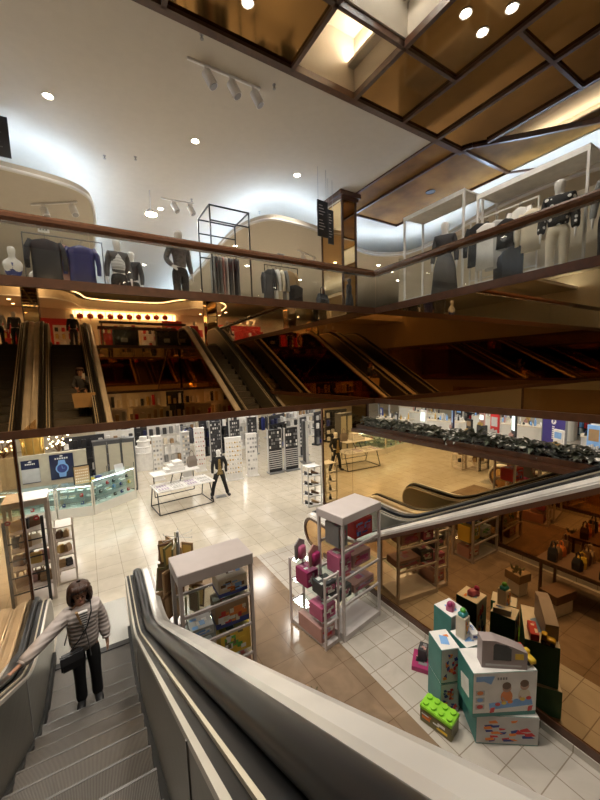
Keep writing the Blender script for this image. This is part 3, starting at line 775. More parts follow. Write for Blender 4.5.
# the person behind the camera, seen in the mirror
z0 = hb(-.35)
PH = thing('person', 'person in dark clothes on the escalator, raising a phone, seen in the mirror', 'person', (-.06, -.40, z0+.01), PI); PH.scale = (.86, .86, .86)
pp = fig({'elbowR': (-.20, -.10, 1.16), 'foreR': (-.17, -.2, 1.22), 'wristR': (-.10, -.31, 1.36), 'palmR': (-.085, -.34, 1.40), 'elbowL': (.25, -.06, 1.16), 'foreL': (.26, -.16, 1.12), 'wristL': (.18, -.30, 1.05), 'palmL': (.15, -.34, 1.02)}, 1.08, True)
for k, bx in (('R', Vector((-.085, -.36, 1.40))), ('L', Vector((.15, -.36, 1.02)))):
    for i, dz in enumerate((.03, .01, -.01, -.03)):
        d = Vector((.5 if k == 'R' else -.5, -.2, .25)).normalized()
        for nm, t_ in (('a', .012), ('b', .045), ('c', .07)):
            q = bx+d*t_+Vector((0, 0, dz)); pp['f%d%s%s' % (i, nm, k)] = (*q, .008, .008)
    pp['t0'+k] = (*(bx+Vector((.012, .0, .05))), .009, .009); pp['t1'+k] = (*(bx+Vector((.03, -.01, .075))), .0075, .0075)
skin('body', pp, fig_edges(True), M['skin'], PH); face(PH, pp)
top_mesh(pp, 'coat', pm('charcoal', .8), PH, True, .03, .88)
leg_mesh(pp, 'trousers', pm('black', .8), PH, .014)
for k in 'RL': shoe_mesh(pp, k, pm('black', .5), PH, 'shoe')
bob(PH, pp, M['hair'], .95)
t = thing('phone', 'pale phone held up by the person in the mirror', 'phone', (.02, -.075, EYE-.06), 0)
MB().rbox(0, 0, 0, .075, .009, .15, .004).build('phone_case', pm('ltgrey', .3), t)
MB().box(-.033, -.0055, .006, .033, -.0047, .144).build('screen', pm('black', .1), t)
t = thing('shopping_bag', 'large tan paper bag carried by the person in the mirror', 'bag', (-.02, -.10, z0+.30), PI)
b4 = MB(); b4.loft([[(-.27, -.06, .02), (.27, -.06, .02), (.27, .06, .02), (-.27, .06, .02)], [(-.31, -.075, .46), (.31, -.075, .46), (.31, .075, .46), (-.31, .075, .46)]]); b4.build('bag_body', pm('tan', .8), t)
for s in (-.055, .055): MB().tube([(-.1, s, .44), (-.09, s, .56), (0, s*.6, .60), (.09, s, .56), (.1, s, .44)], .008, 6).build('bag_handle', pm('brown'), t)

def mannequin(label, loc, rz, head='white', bodyc='white', top=None, bottom=None, over=None, topname='top', sleeves=True, hem=None, skirt=None, scale=1.03, group=None, extra=None, base=True, add=.02, stand=True):
    t = thing('mannequin', label, 'mannequin', loc, rz, group); t.scale = (scale,)*3
    P = fig(over, .93)
    skin('body', P, fig_edges(), pm(bodyc, .4), t)
    if top: top_mesh(P, topname, top if not isinstance(top, str) else pm(top, .75), t, sleeves, add, hem)
    if bottom: leg_mesh(P, 'trousers', pm(bottom, .75), t, .010)
    if skirt:
        col, r1, zb = skirt; rings = []
        for z, r in ((1.06, .125), (.98, .15), (.8, .17+(r1-.17)*.35), (zb, r1)):
            rings.append([((r+.012*math.sin(a*9)*(1.06-z))*1.12*math.cos(a), (r+.012*math.sin(a*9)*(1.06-z))*.9*math.sin(a), z) for a in [2*PI*i/54 for i in range(54)]])
        MB().loft(rings).build('skirt', pm(col, .75) if isinstance(col, str) else col, t, True)
    if base:
        b3 = MB(); b3.cyl((0, .02, 0), .17, .012, 28); b3.build('base_plate', pm('ltgrey', .2), t)
    if extra: extra(t, P)
    return t

# ------------------------------------------------------------------ garments and racks
def garment(name, label, cat, loc, rz, col, w=.46, h=.72, depth=.10, group=None, sleeves=True, hook=True, parts=True, flare=1.0):
    """clothes on a hanger, shoulders at local z 0, hanging down"""
    m = pm(col, .8) if isinstance(col, str) else col
    t = thing(name, label, cat, loc, rz, group)
    rings = []
    for z, k, d in ((.0, .16, .5), (-.03, .55, .8), (-.07, .92, 1), (-.2, .88, 1.05), (-.45*h/.72, .86, 1), (-h, .92*flare, 1.1)):
        rings.append([(w/2*k*math.cos(a), depth/2*d*math.sin(a)*(1+.12*math.sin(a*5+z*7)), z) for a in [2*PI*i/28 for i in range(28)]])
    MB().loft(rings).build('garment_body', m, t, True)
    if sleeves:
        for s in (-1, 1):
            MB().tube([(s*w*.40, 0, -.05), (s*w*.52, 0, -.2), (s*w*.56, -.02, -.42), (s*w*.55, -.03, -min(.62, h*.92))], [.055, .058, .05, .042], 10).build('sleeve', m, t, True)
    if hook:
        MB().tube([(0, 0, -.01), (0, 0, .07), (.02, 0, .10), (.04, 0, .085), (.035, 0, .065)], .005, 6).build('hanger', pm('grey', .2), t)
    return t
def wire_rack(name, label, x0, y0, x1, y1, z0, z1, col='black', w=.022, extra=(), cat='clothes rack', group=None, shelf=None):
    t = thing(name, label, cat, ((x0+x1)/2, (y0+y1)/2, z0), 0, group)
    a, b2, h = (x1-x0)/2, (y1-y0)/2, z1-z0
    m = pm(col, .35)
    for sx in (-a, a):
        for sy in (-b2, b2): MB().bar((sx, sy, 0), (sx, sy, h), w).build('post', m, t)
    fr = MB()
    for z in (w/2, h-w/2):
        for sy in (-b2, b2): fr.bar((-a, sy, z), (a, sy, z), w)
        for sx in (-a, a): fr.bar((sx, -b2, z), (sx, b2, z), w)
    fr.build('frame', m, t)
    for z in extra: 
        e = MB()
        for sy in (-b2, b2): e.bar((-a, sy, z), (a, sy, z), w*.9)
        e.build('rail', m, t)
    if shelf is not None: MB().box(-a, -b2, shelf, a, b2, shelf+.03).build('shelf', pm('white', .4), t)
    return t
U = F1+.002
# left part of the upper floor
wire_rack('clothes_rack', 'tall black open-frame clothes rack behind the glass, hung with grey clothes', 2.90, 8.6, 3.91, 9.55, U, 8.28, 'black', .03, (2.3, 1.7))
for i in range(9):
    garment('hanging_garment', 'grey garment in the row hung from the tall black frame', 'clothes', (3.06+i*.082, 9.05, U+1.62), PI/2+.25*random.uniform(-.5, .5), ['grey', 'dkgrey', 'grey', 'rose', 'ltgrey', 'dkgrey', 'grey', 'charcoal', 'grey'][i], .46, 1.0, .08, 'grey clothes on the tall black frame', False)
t = thing('clothes_rack', 'low black clothes rail behind the glass left of the mirror pillar', 'clothes rack', (5.2, 9.3, U))
MB().bar((-.55, 0, 0), (-.55, 0, 1.68), .02).build('post', pm('black'), t); MB().bar((.55, 0, 0), (.55, 0, 1.68), .02).build('post', pm('black'), t)
MB().bar((-.56, 0, 1.68), (.56, 0, 1.68), .02).build('rail', pm('black'), t)
for sx in (-.55, .55): MB().box(sx-.02, -.25, 0, sx+.02, .25, .02).build('foot', pm('black'), t)
for i, (c2, lab) in enumerate((('charcoal', 'dark coat at the left end of the low black rail'), ('white', 'white garment second on the low black rail'), ('cream', 'cream garment in the middle of the low black rail'), ('grey', 'grey garment beside the tan ones on the low black rail'))):
    garment('hanging_garment', lab, 'clothes', (4.76+i*.14, 9.3, U+1.56), PI/2+.3, c2, .46, .9, .08, None, True)
for i, (c2, lab) in enumerate((('tan', 'tan jumper facing outward on the low black rail'), ('black', 'black skirt hung at the right end of the low black rail'))):
    garment('hanging_garment', lab, 'clothes', (5.42+i*.14, 9.26-i*.14, U+1.58-i*.42), .1, c2, .58, .62, .1, None, i == 0)
t = thing('price_sign', 'small grey price card above the low black rail', 'sign', (5.2, 9.3, U+1.69))
MB().bar((0, 0, 0), (0, 0, .16), .012).build('stem', pm('grey'), t); MB().box(-.12, -.006, .14, .12, .006, .36).build('card', pm('ltgrey'), t)
tx = MB(); [tx.box(-.09, -.009, .32-.05*k, .09-.04*(k % 2), -.0065, .335-.05*k) for k in range(4)]; tx.build('print', pm('dkgrey'), t)
# two jackets on a rail at left, price sign
t = thing('clothes_rack', 'chrome rail behind the glass at left carrying a black and a blue jacket', 'clothes rack', (.0, 9.4, U))
for sx in (-.82, .62): MB().bar((sx, 0, 0), (sx, 0, 1.66), .022).build('post', pm('grey', .2), t)
MB().bar((-.83, 0, 1.66), (.63, 0, 1.66), .022).build('rail', pm('grey', .2), t)
garment('jacket', 'black jacket on a hanger under a red and white price card', 'jacket', (-.44, 9.38, U+1.57), .05, 'charcoal', .60, .95, .18)
garment('jacket', 'navy blue jacket on a hanger beside the black one', 'jacket', (.20, 9.38, U+1.53), -.12, (lambda: mat('royal navy nylon', (.03, .035, .16), .4, vary=.15))(), .58, .95, .18)
garment('jacket', 'rose garment half hidden behind the black jacket', 'jacket', (-.16, 9.5, U+1.55), .3, 'rose', .5, .9, .08)
t = thing('price_sign', 'red and white price card above the black jacket', 'sign', (-.44, 9.4, U+1.62))
MB().bar((0, 0, 0), (0, 0, .1), .012).build('stem', pm('grey'), t); MB().box(-.1, -.006, .09, .1, .006, .34).build('card', pm('white'), t); MB().box(-.1, -.009, .24, .1, -.007, .28).build('red_band', pm('red'), t)
tx = MB(); [tx.box(-.07+.05*k, -.009, .13, -.035+.05*k, -.007, .19) for k in range(3)]; tx.build('print', pm('grey'), t)
def vest(t, P): 
    d = {'a': (0, -.01, 1.0, .15, .12), 'b': (0, -.01, 1.2, .165, .125), 'c': (0, 0, 1.38, .15, .11), 'd': (0, 0, 1.47, .07, .07)}
    skin('waistcoat', d, chain('a', 'b', 'c', 'd'), M['puffer'], t)
M['puffer'] = striped('pale grey puffer nylon', (.42, .43, .44), (.66, .67, .68), 2*PI/.07, 2, .5, .25)
mannequin('mannequin in a pale grey puffer vest behind the glass beside the blue jacket', (.93, 9.5, U), .1, top='dkgrey', bottom='black', extra=vest, scale=1.05)
mannequin('mannequin in a dark top half hidden behind the vest mannequin', (1.28, 9.95, U), -.5, top='charcoal', bottom='black', scale=1.0)
mannequin('mannequin in grey top and black leggings, tallest on the left of the upper floor', (2.15, 8.7, U), .25, top=mat('grey marl jersey', (.15, .15, .155), .8, vary=.3, scale=25), bottom='black', scale=1.13, over={'elbowR': (-.27, .05, 1.16), 'foreR': (-.26, -.02, 1.07), 'wristR': (-.20, -.1, .98), 'palmR': (-.17, -.13, .95), 'handR': (-.13, -.15, .9)})
def bust(label, x, y, s, top):
    t = thing('bust', label, 'mannequin', (x, y, U+.42)); t.scale = (s,)*3
    d = {'b': (0, 0, .25, .12, .09), 'c': (0, 0, .42, .15, .10), 'u': (0, 0, .54, .12, .085), 'n': (0, 0, .64, .05, .05), 'j': (0, -.015, .72, .062, .066), 's': (0, 0, .81, .08, .09), 'w': (0, 0, .87, .055, .06), 'l': (-.16, 0, .55, .06, .058), 'r': (.16, 0, .55, .06, .058)}
    skin('body', d, chain('b', 'c', 'u', 'n', 'j', 's', 'w')+[('u', 'l'), ('u', 'r')], pm('white', .4), t)
    if top: skin('top', {k: (v[0], v[1], v[2], v[3]+.015, v[4]+.015) for k, v in d.items() if k in 'bculr'}, chain('b', 'c', 'u')+[('u', 'l'), ('u', 'r')], pm(top), t)
    MB().cyl((0, 0, -.42/s), .14, .03, 20).build('foot', pm('grey'), t); MB().cyl((0, 0, -.41/s), .03, .6, 10).build('stem', pm('grey'), t)
bust('white mannequin bust in blue at the far left behind the glass', -1.0, 9.2, 1.0, 'blue')
bust('bare white mannequin bust beside the one in blue', -.66, 9.75, .9, None)
# folded rose textiles on a low table
t = thing('display_table', 'low table behind the glass holding a heap of rose textiles', 'table', (1.3, 7.62, U)); MB().box(-.38, -.25, .22, .38, .25, .25).build('table_top', pm('white'), t)
for sx in (-.35, .35):
    for sy in (-.22, .22): MB().bar((sx, sy, 0), (sx, sy, .22), .025).build('leg', pm('grey'), t)
g = MB(); rings = [[((.36-.1*k)*math.cos(a)*(1+.1*math.sin(3*a+k)), (.22-.055*k)*math.sin(a), z) for a in [2*PI*i/20 for i in range(20)]] for k, z in enumerate((0, .04, .09, .12))]
g.loft(rings); o = g.build('folded_textile', pm('rose', .9), None, True); o.location = (1.3, 7.62, U+.25); tag(o, 'soft heap of rose textiles on the low table behind the glass', 'textiles')
# small black things near pillar
def tote(name, label, cat, x, y, z, w, h, d, col, rz=0, handle=True, group=None):
    t = thing(name, label, cat, (x, y, z), rz, group)
    b4 = MB(); b4.loft([[(-w*.46, -d/2, 0), (w*.46, -d/2, 0), (w*.46, d/2, 0), (-w*.46, d/2, 0)], [(-w/2, -d*.5, h*.6), (w/2, -d*.5, h*.6), (w/2, d*.5, h*.6), (-w/2, d*.5, h*.6)], [(-w*.42, -d*.2, h), (w*.42, -d*.2, h), (w*.42, d*.2, h), (-w*.42, d*.2, h)]])
    b4.build('bag_body', pm(col, .5), t)
    if handle: MB().tube([(-w*.25, 0, h*.98), (-w*.2, 0, h*1.4), (0, 0, h*1.55), (w*.2, 0, h*1.4), (w*.25, 0, h*.98)], .012, 6).build('bag_handle', pm(col, .5), t)
    return t
t = thing('plinth', 'low pale plinth under the black handbag before the pillar', 'plinth', (5.33, 7.4, U)); MB().box(-.35, -.2, 0, .45, .2, .18).build('plinth_block', pm('white'), t); MB().box(-.37, -.22, .18, .47, .22, .20).build('top_plate', pm('ltgrey'), t)
tote('handbag', 'black handbag with looped handle left of the mirror pillar', 'bag', 5.28, 7.38, U+.20, .36, .34, .14, 'black', .3)
def gm(t, P): pass
mannequin('mannequin in a long dark dress in front of the mirror pillar', (6.28, 7.55, U), .5, bodyc='charcoal', top='charcoal', skirt=('charcoal', .2, .3), scale=.62, sleeves=False)
# black hanging sign boards
for i, (x, y, w_, lab) in enumerate(((5.85, 8.1, .36, 'black sign board with white writing hung left of the mirror pillar'), (6.38, 8.45, .2, 'narrow second black sign board closest to the mirror pillar'))):
    t = thing('sign_board', lab, 'sign', (x, y, 7.85), .1)
    MB().box(-w_/2, -.015, 0, w_/2, .015, .92).build('board', pm('black', .5), t)
    tx = MB()
    for k in range(9):
        if k == 4: continue
        L = w_*(.35+.3*((k*7) % 5)/5); tx.box(-w_*.38, -.019, .78-k*.075, -w_*.38+L, -.0155, .80-k*.075)
    tx.build('writing', pm('ltgrey'), t)
    for s in (-.4, .4): MB().tube([(w_*s, 0, .91), (w_*s, 0, CE1-7.86)], .004, 4).build('wire', pm('grey'), t)
t = thing('sign_board', 'black sign board at the top left edge under the white ceiling', 'sign', (-1.05, 9.5, 8.74), 0)
MB().box(-.3, -.015, -.02, .2, .015, .74).build('board', pm('black', .5), t); tx = MB(); [tx.box(-.22, -.019, .6-k*.09, .02+.03*(k % 3), -.0155, .62-k*.09) for k in range(6)]; tx.build('writing', pm('dkgrey'), t)

# right part of the upper floor
def white_frame(label, x, y0, y1, z1, d=.6, back=False):
    t = thing('display_stand', label, 'display stand', (x, (y0+y1)/2, U)); L = (y1-y0)/2; h = z1-U; m = pm('white', .4)
    for sx in (0, d):
        for sy in (-L, L): MB().box(sx-.02, sy-.02, 0, sx+.02, sy+.02, h).build('post', m, t)
    fr = MB(); fr.box(-.025, -L-.025, h-.10, .025, L+.025, h).box(d-.02, -L, h-.04, d+.02, L, h)
    for sy in (-L, L): fr.box(0, sy-.02, h-.04, d, sy+.02, h)
    fr.build('frame', m, t)
    MB().box(.03, -L+.02, h-.035, d-.03, L-.02, h-.015).build('canopy', m, t)
    MB().box(-.02, -L, .38, d, L, .42).build('low_shelf', m, t); MB().box(-.02, -L, .0, d, L, .06).build('base', m, t)
    return t
white_frame('tall white display frame around the black-jacket mannequin at upper right', 7.35, 4.95, 6.6, 8.08, .7)
white_frame('wide white display frame behind the polka dot mannequin', 7.35, 2.72, 4.62, 7.82, .7)
M['dots'] = None
def dots_mat():
    m, n, l, p = new_mat('black with white dots')
    tc = n.new('ShaderNodeTexCoord'); v = n.new('ShaderNodeTexVoronoi'); v.inputs['Scale'].default_value = 9.5; v.inputs['Randomness'].default_value = .45
    ra = n.new('ShaderNodeValToRGB'); ra.color_ramp.interpolation = 'CONSTANT'; ra.color_ramp.elements[0].color = (.75, .74, .72, 1); ra.color_ramp.elements[1].color = (.01, .01, .012, 1); ra.color_ramp.elements[1].position = .30
    l.new(tc.outputs['Object'], v.inputs['Vector']); l.new(v.outputs['Distance'], ra.inputs['Fac']); l.new(ra.outputs['Color'], p.inputs['Base Color']); p.inputs['Roughness'].default_value = .8
    return m
rzR = -PI/2
mannequin('mannequin in a black jacket and dark pleated skirt inside the tall white frame', (7.0, 5.15, U), rzR+.5, top='charcoal', skirt=('dkgrey', .24, .25), scale=1.03)
mannequin('mannequin in a black polka dot jacket and pale trousers at upper right', (7.12, 3.02, U), rzR+.3, top=dots_mat(), bottom='cream', scale=1.0, add=.045, hem=.93)
mannequin('mannequin in a grey jacket cut by the right edge of the photo', (7.1, 2.28, U), rzR+.3, top='grey', bottom='black', scale=.98)
for i, (y, c2, h, zt, lab) in enumerate(((4.62, 'black', .85, 1.62, 'black jacket hung at the left end of the inner white rail'), (4.42, 'white', .9, 1.55, 'white garment next to the black jacket on the inner white rail'), (4.22, 'ltgrey', .95, 1.55, 'pale grey garment on the inner white rail left of the black top'),
                                    (4.02, 'black', .55, 1.5, 'black sleeveless top in the middle of the inner white rail'), (3.78, 'white', .62, 1.62, 'white blouse with a black collar hung above black trousers'), (3.86, 'black', .8, .95, 'black trousers hung below the white blouse'), (4.08, 'black', .7, .88, 'black skirt hung below the sleeveless top'), (3.55, 'cream', .75, 1.5, 'cream cardigan at the right end of the inner white rail'))):
    garment('hanging_garment', lab, 'clothes', (7.35-.03*(i % 2), y, U+zt), rzR, c2, .40 if h < .8 else .46, h, .10, None, i in (0, 4, 7))
t = thing('clothes_rack', 'slim white clothes rail in front of the white display frames', 'clothes rack', (7.42, 4.1, U))
for sy in (-.62, .72): MB().bar((0, sy, 0), (0, sy, 1.72), .025).build('post', pm('white'), t)
MB().bar((0, -.63, 1.72), (0, .73, 1.72), .025).build('rail', pm('white'), t); MB().bar((0, -.63, .5), (0, .73, .5), .02).build('low_rail', pm('white'), t)
# pale partition with light behind the frames
w = MB(); w.box(9.3, 1.6, F1, 9.4, 8.6, 7.9); o = w.build('partition', M['wall']); tag(o, 'pale partition behind the white display frames on the upper floor', 'partition')

# ------------------------------------------------------------------ ground floor: fixtures by the escalators
def local(loc, rz, x, y, z):
    c, s = math.cos(rz), math.sin(rz); return (loc[0]+x*c-y*s, loc[1]+x*s+y*c, loc[2]+z)
def shelf_unit(name, label, loc, rz, w, d, h, levels, mcol, top=.12, post=.04, base=.05, rails=True, cat='shelf unit', shelfm=None):
    t = thing(name, label, cat, loc, rz); m = mcol if not isinstance(mcol, str) else pm(mcol, .4); a, b2 = w/2, d/2
    for sx in (-1, 1):
        for sy in (-1, 1): MB().box(sx*a-(post if sx > 0 else 0), sy*b2-(post if sy > 0 else 0), 0, sx*a+(post if sx < 0 else 0), sy*b2+(post if sy < 0 else 0), h-top).build('post', m, t)
    if top: MB().box(-a-.01, -b2-.01, h-top, a+.01, b2+.01, h).build('top_panel', m, t, False, .006)
    if base: MB().box(-a+post, -b2+.005, 0, a-post, b2-.005, base).build('base_panel', m, t)
    for z in levels:
        sh = MB().box(-a+post, -b2+.012, z-.022, a-post, b2-.012, z).build('shelf', shelfm or m, t)
        if rails:
            for sy in (-1, 1): MB().box(-a+post, sy*b2-(.03 if sy > 0 else 0), z-.028, a-post, sy*b2+(.03 if sy < 0 else 0), z+.006).build('rail', m, sh)
    return t
def pic(mb, rng, w, h, y, cols, n=9, x0=None, z0=0.):
    """blocks of printing on a vertical face at y (facing -Y), local x -w/2..w/2, z z0..z0+h"""
    for i in range(n):
        ww = w*rng.uniform(.10, .34); hh = h*rng.uniform(.08, .3); x = rng.uniform(-w/2+.01, w/2-ww-.01); z = z0+rng.uniform(.02, max(.021, h-hh-.02))
        mb.mi(i % cols).box(x, y-.0012-.0002*i, z, x+ww, y, z+hh)
    return mb
def carton(name, label, cat, loc, rz, w, d, h, col, prints=('white', 'red', 'yellow'), seed=1, tilt=0, group=None, band=None):
    rng = random.Random(seed); t = thing(name, label, cat, loc, rz, group); t.rotation_euler = (tilt, 0, rz)
    MB().box(-w/2, -d/2, 0, w/2, d/2, h).build('carton', pm(col, .45) if isinstance(col, str) else col, t, False, .004)
    pm_ = [pm(c, .45) for c in prints]
    f = MB(); pic(f, rng, w*.92, h*.9, -d/2-.0005, len(prints), 20, z0=h*.05); f.build('printed_front', pm_, t)
    g = MB()
    for i in range(5):
        ww = w*rng.uniform(.12, .3); dd = d*rng.uniform(.15, .4); x = rng.uniform(-w*.45, w*.45-ww); y = rng.uniform(-d*.45, d*.45-dd); g.mi(i % len(prints)).box(x, y, h+.0004, x+ww, y+dd, h+.0016+.0002*i)
    g.build('printed_top', pm_, t)
    if band: MB().box(-w/2-.001, -d/2-.0018, 0, w/2+.001, d/2+.001, h*.22).build('printed_band', pm(band, .45), t)
    return t
# shelf with boxed games right behind the main escalator
SA = (1.26, 4.47, 0)
shelf_unit('shelf_unit', 'mauve grey open shelf unit of boxed games standing beside the escalator', SA, 0, .97, .52, 1.86, (.42, .86, 1.30), M['lilac_grey'], .15, .045, shelfm=M['case_glass'])
for k, (x, z, w, h, d, c2, pr, bd, lab) in enumerate(((.24, 1.302, .40, .24, .30, 'cream', ('orange', 'skyblue', 'brown', 'white'), 'blue', 'boxed game with orange and blue print, topmost on the mauve grey shelf'),
        (.22, .862, .46, .34, .30, 'card', ('white', 'orange', 'red', 'cream'), 'blue', 'large boxed game with a blue lower band on the middle of the mauve grey shelf'),
        (.25, .422, .42, .36, .28, 'yellow', ('green', 'white', 'yellow', 'olive'), None, 'yellow and green boxed game on the lower mauve grey shelf'),
        (-.2, .422, .34, .2, .3, 'ltgrey', ('green', 'white', 'grey'), None, 'pale wrapped toy box low at the left of the mauve grey shelf'),
        (.26, .052, .36, .24, .3, 'rose', ('white', 'red', 'cream'), None, 'pinkish box at the bottom right of the mauve grey shelf'),
        (-.2, .862, .3, .12, .28, 'ltgrey', ('skyblue', 'white'), None, 'flat pale box at left on the middle of the mauve grey shelf'))):
    carton('game_box', lab, 'boxed game', (SA[0]+x, SA[1], z), random.uniform(-.08, .08), w, d, h, c2, pr, 10+k, band=bd)
# spinner of dark picture cards behind it
t = thing('card_spinner', 'revolving rack of dark gold picture cards behind the mauve grey shelf', 'spinner rack', (1.06, 5.55, 0))
MB().lathe([(.26, 0), (.26, .02), (.05, .04), (.022, .06), (.022, 1.82)], n=20).build('stand', pm('grey', .3), t)
ar = MB()
for k in range(6):
    a = 2*PI*k/6+.3
    for z in (1.74, 1.36, .98): ar.tube([(0, 0, z), (.24*math.cos(a), .24*math.sin(a), z), (.25*math.cos(a), .25*math.sin(a), z+.03)], .005, 4)
ar.build('wire_arms', pm('ltgrey', .3), t)
ck = 0
for k in range(12):
    a = 2*PI*k/12
    for lv, z in enumerate((1.66, 1.28, .90)):
        if (k, lv) in ((0, 0), (1, 0), (2, 0), (1, 1), (11, 0), (2, 2), (10, 1), (0, 2)): continue
        rr = .20+.04*((k*3+lv) % 3)
        c2 = thing('picture_card', 'dark gold picture card hung on the revolving rack', 'card', (1.06+rr*math.cos(a), 5.55+rr*math.sin(a), z), a+random.uniform(-.25, .25), 'cards on the revolving rack')
        c2.rotation_euler = (random.uniform(-.06, .06), random.uniform(-.12, .12), c2.rotation_euler[2])
        hh = (.30, .34, .36)[lv]
        MB().box(-.10, -.012, -hh, .10, .012, .03).build('card', pm(('olive', 'card', 'brown', 'olive', 'card')[ck % 5], .5), c2)
        for sd in (-1, 1): MB().box(-.075, sd*.0135-.001, -hh+.04, .075, sd*.0135+.001, -.01).build('picture', pm(('gold', 'brown', 'card')[ck % 3], .4), c2)
        ck += 1
tote('paper_bag', 'grey sack leaning at the foot of the revolving card rack', 'bag', 1.42, 5.35, 0, .36, .52, .16, 'grey', .2, False)
# pink toy shelf
PZ = math.radians(9.2); PK = local((3.15, 4.05, 0), PZ, .47, .25, 0)
shelf_unit('shelf_unit', 'tall mauve white open shelf unit of pink toys in front of the right escalator', PK, PZ, .94, .56, 2.06, (.62, 1.05, 1.50), mat('pale mauve lacquer', (.62, .56, .55), .4, vary=.03), .13, .04, .09, shelfm=M['case_glass'])
PK2 = local((3.15, 4.05, 0), PZ, -.17, .48, 0)
shelf_unit('shelf_unit', 'low two-tier wire side shelf of pink toys attached left of the tall pink toy shelf', PK2, PZ, .32, .86, 1.18, (.42, .80, 1.16), mat('pale mauve lacquer two', (.62, .56, .55), .4, vary=.03), 0, .03, .06, shelfm=M['case_glass'])
lst = [(PK, .20, 0, 1.502, .42, .30, .30, 'red', ('blue', 'pink', 'skyblue', 'red'), 'red and blue boxed toy on the top level of the tall pink toy shelf'),
       (PK, -.32, .0, 1.502, .2, .32, .36, 'grey', ('pink', 'white', 'rose'), 'grey and pink doll pack standing at left on the top level'),
       (PK, .10, -.03, 1.052, .44, .30, .22, 'rose', ('magenta', 'pink', 'red'), 'rose boxed toy on the third level of the tall pink toy shelf'),
       (PK, -.30, -.03, 1.052, .26, .30, .30, 'pink', ('white', 'magenta', 'rose'), 'bright pink doll box at left on the third level of the tall pink toy shelf'),
       (PK, .14, -.02, .622, .52, .34, .14, 'rose', ('lilac', 'red', 'grey', 'pink'), 'flat rose and lilac toy box on the second level of the tall pink toy shelf'),
       (PK, -.30, -.02, .622, .28, .3, .2, 'dkgrey', ('pink', 'white'), 'dark toy pack at left on the second level of the tall pink toy shelf'),
       (PK2, 0, .15, .802, .24, .3, .26, 'magenta', ('pink', 'white'), 'magenta doll box standing on the upper tier of the low side shelf'),
       (PK2, .03, -.22, .802, .28, .26, .20, 'charcoal', ('white', 'pink'), 'dark toy with a white cap on the upper tier of the low side shelf'),
       (PK2, .0, -.2, .422, .3, .3, .22, 'pink', ('magenta', 'white'), 'pink boxed toy on the middle tier of the low side shelf'),
       (PK2, .0, -.05, .062, .30, .56, .24, 'rose', ('pink', 'red', 'white', 'lilac'), 'big pink toy box at the bottom of the low side shelf')]
for k, (L0, x, y, z, w, d, h, c2, pr, lab) in enumerate(lst):
    carton('toy_box', lab, 'boxed toy', local(L0, PZ, x, y, z), PZ+random.uniform(-.1, .1), w, d, h, c2, pr, 40+k)
for k, (x, y, z, lab) in enumerate(((0, .32, 1.162, 'pink doll pack with a pointed card back on top of the low side shelf, rearmost'), (.02, .0, 1.162, 'grey and pink card-backed toy on top of the low side shelf'))):
    q = local(PK2, PZ, x, y, z); t = thing('toy_pack', lab, 'toy', q, PZ+.2)
    MB().prism_y([(-.12, 0), (.12, 0), (.13, .26), (0, .34), (-.13, .26)], -.01, .01).build('backing_card', pm(('grey', 'rose')[k], .5), t)
    MB().rbox(0, -.05, .02, .16, .07, .2, .02).build('blister', pm(('pink', 'magenta')[k], .3), t, True)
# pile of toy boxes on the right
BZ = math.radians(-20)
M['teal'] = mat('teal carton', (.05, .22, .20), .45, vary=.1)
def kids_box(t, w, d, h):
    y = -d/2-.0006; P_ = ['white', 'teal', 'orange', 'skin', 'brown', 'cream', 'skyblue', 'red', 'yellow', 'ltgrey', 'grey']
    f = MB(); e = .0012
    f.mi(0).box(-w/2+.002, y-e, .05, w/2-.002, y, h-.004)
    def disc(k, x, z, r, dy, sx=1): f.mi(k).prism_y([(x+r*sx*math.cos(2*PI*i/14), z+r*math.sin(2*PI*i/14)) for i in range(14)], y-e-dy, y-e-dy+.0008)
    for x, c2, s in ((.02, 2, 1), (.22, 5, 1.05)):
        disc(c2, x, .24, .085*s, .001, .8); disc(3, x, .345*s, .05, .0018); disc(4, x-.003, .375*s, .045, .0022, 1.1)
        f.mi(3).prism_y([(x-.06, .22), (x-.02, .18), (x, .19), (x-.05, .25)], y-e-.003, y-e-.002)
    f.mi(6).prism_y([(-.18, .17), (.30, .21), (.32, .13), (-.17, .09)], y-e-.004, y-e-.003)
    for x in (-.16, .27): f.mi(7).prism_y([(x, .11), (x+.05, .12), (x+.04, .06), (x-.01, .05)], y-e-.0046, y-e-.0038)
    for k in range(6): disc((7, 8, 2, 6, 8, 7)[k], -.08+.07*k, .155+.012*k, .022, .005, 1.4)
    for k in range(3):
        z = .10+.085*k; f.mi(9).box(-w/2+.03, y-e-.001, z, -w/2+.13, y-e, z+.06); disc((7, 6, 2)[k], -w/2+.08, z+.03, .024, .0018, 1.5)
    f.mi(6).prism_y([(-w/2+.03, .44), (-w/2+.03, .50), (-w/2+.24, .50), (-w/2+.2, .40), (-w/2+.12, .44)], y-e-.002, y-e-.001)
    for k in range(4): f.mi(10).box(-.09+.03*k, y-e-.0012, .45, -.07+.03*k, y-e, .48)
    f.build('printed_picture', [pm(c2, .4) for c2 in P_], t)
    MB().box(-w/2+.004, y-.001, .004, w/2-.004, y, .048).build('teal_band', M['teal'], t)
    g = MB(); g.mi(0).prism_x([(-d/2+.08, h*.3), (-d/2+.26, h*.25), (-d/2+.28, h*.6), (-d/2+.1, h*.7)], -w/2-.0015, -w/2-.0002); g.build('side_print', [pm('white')], t)
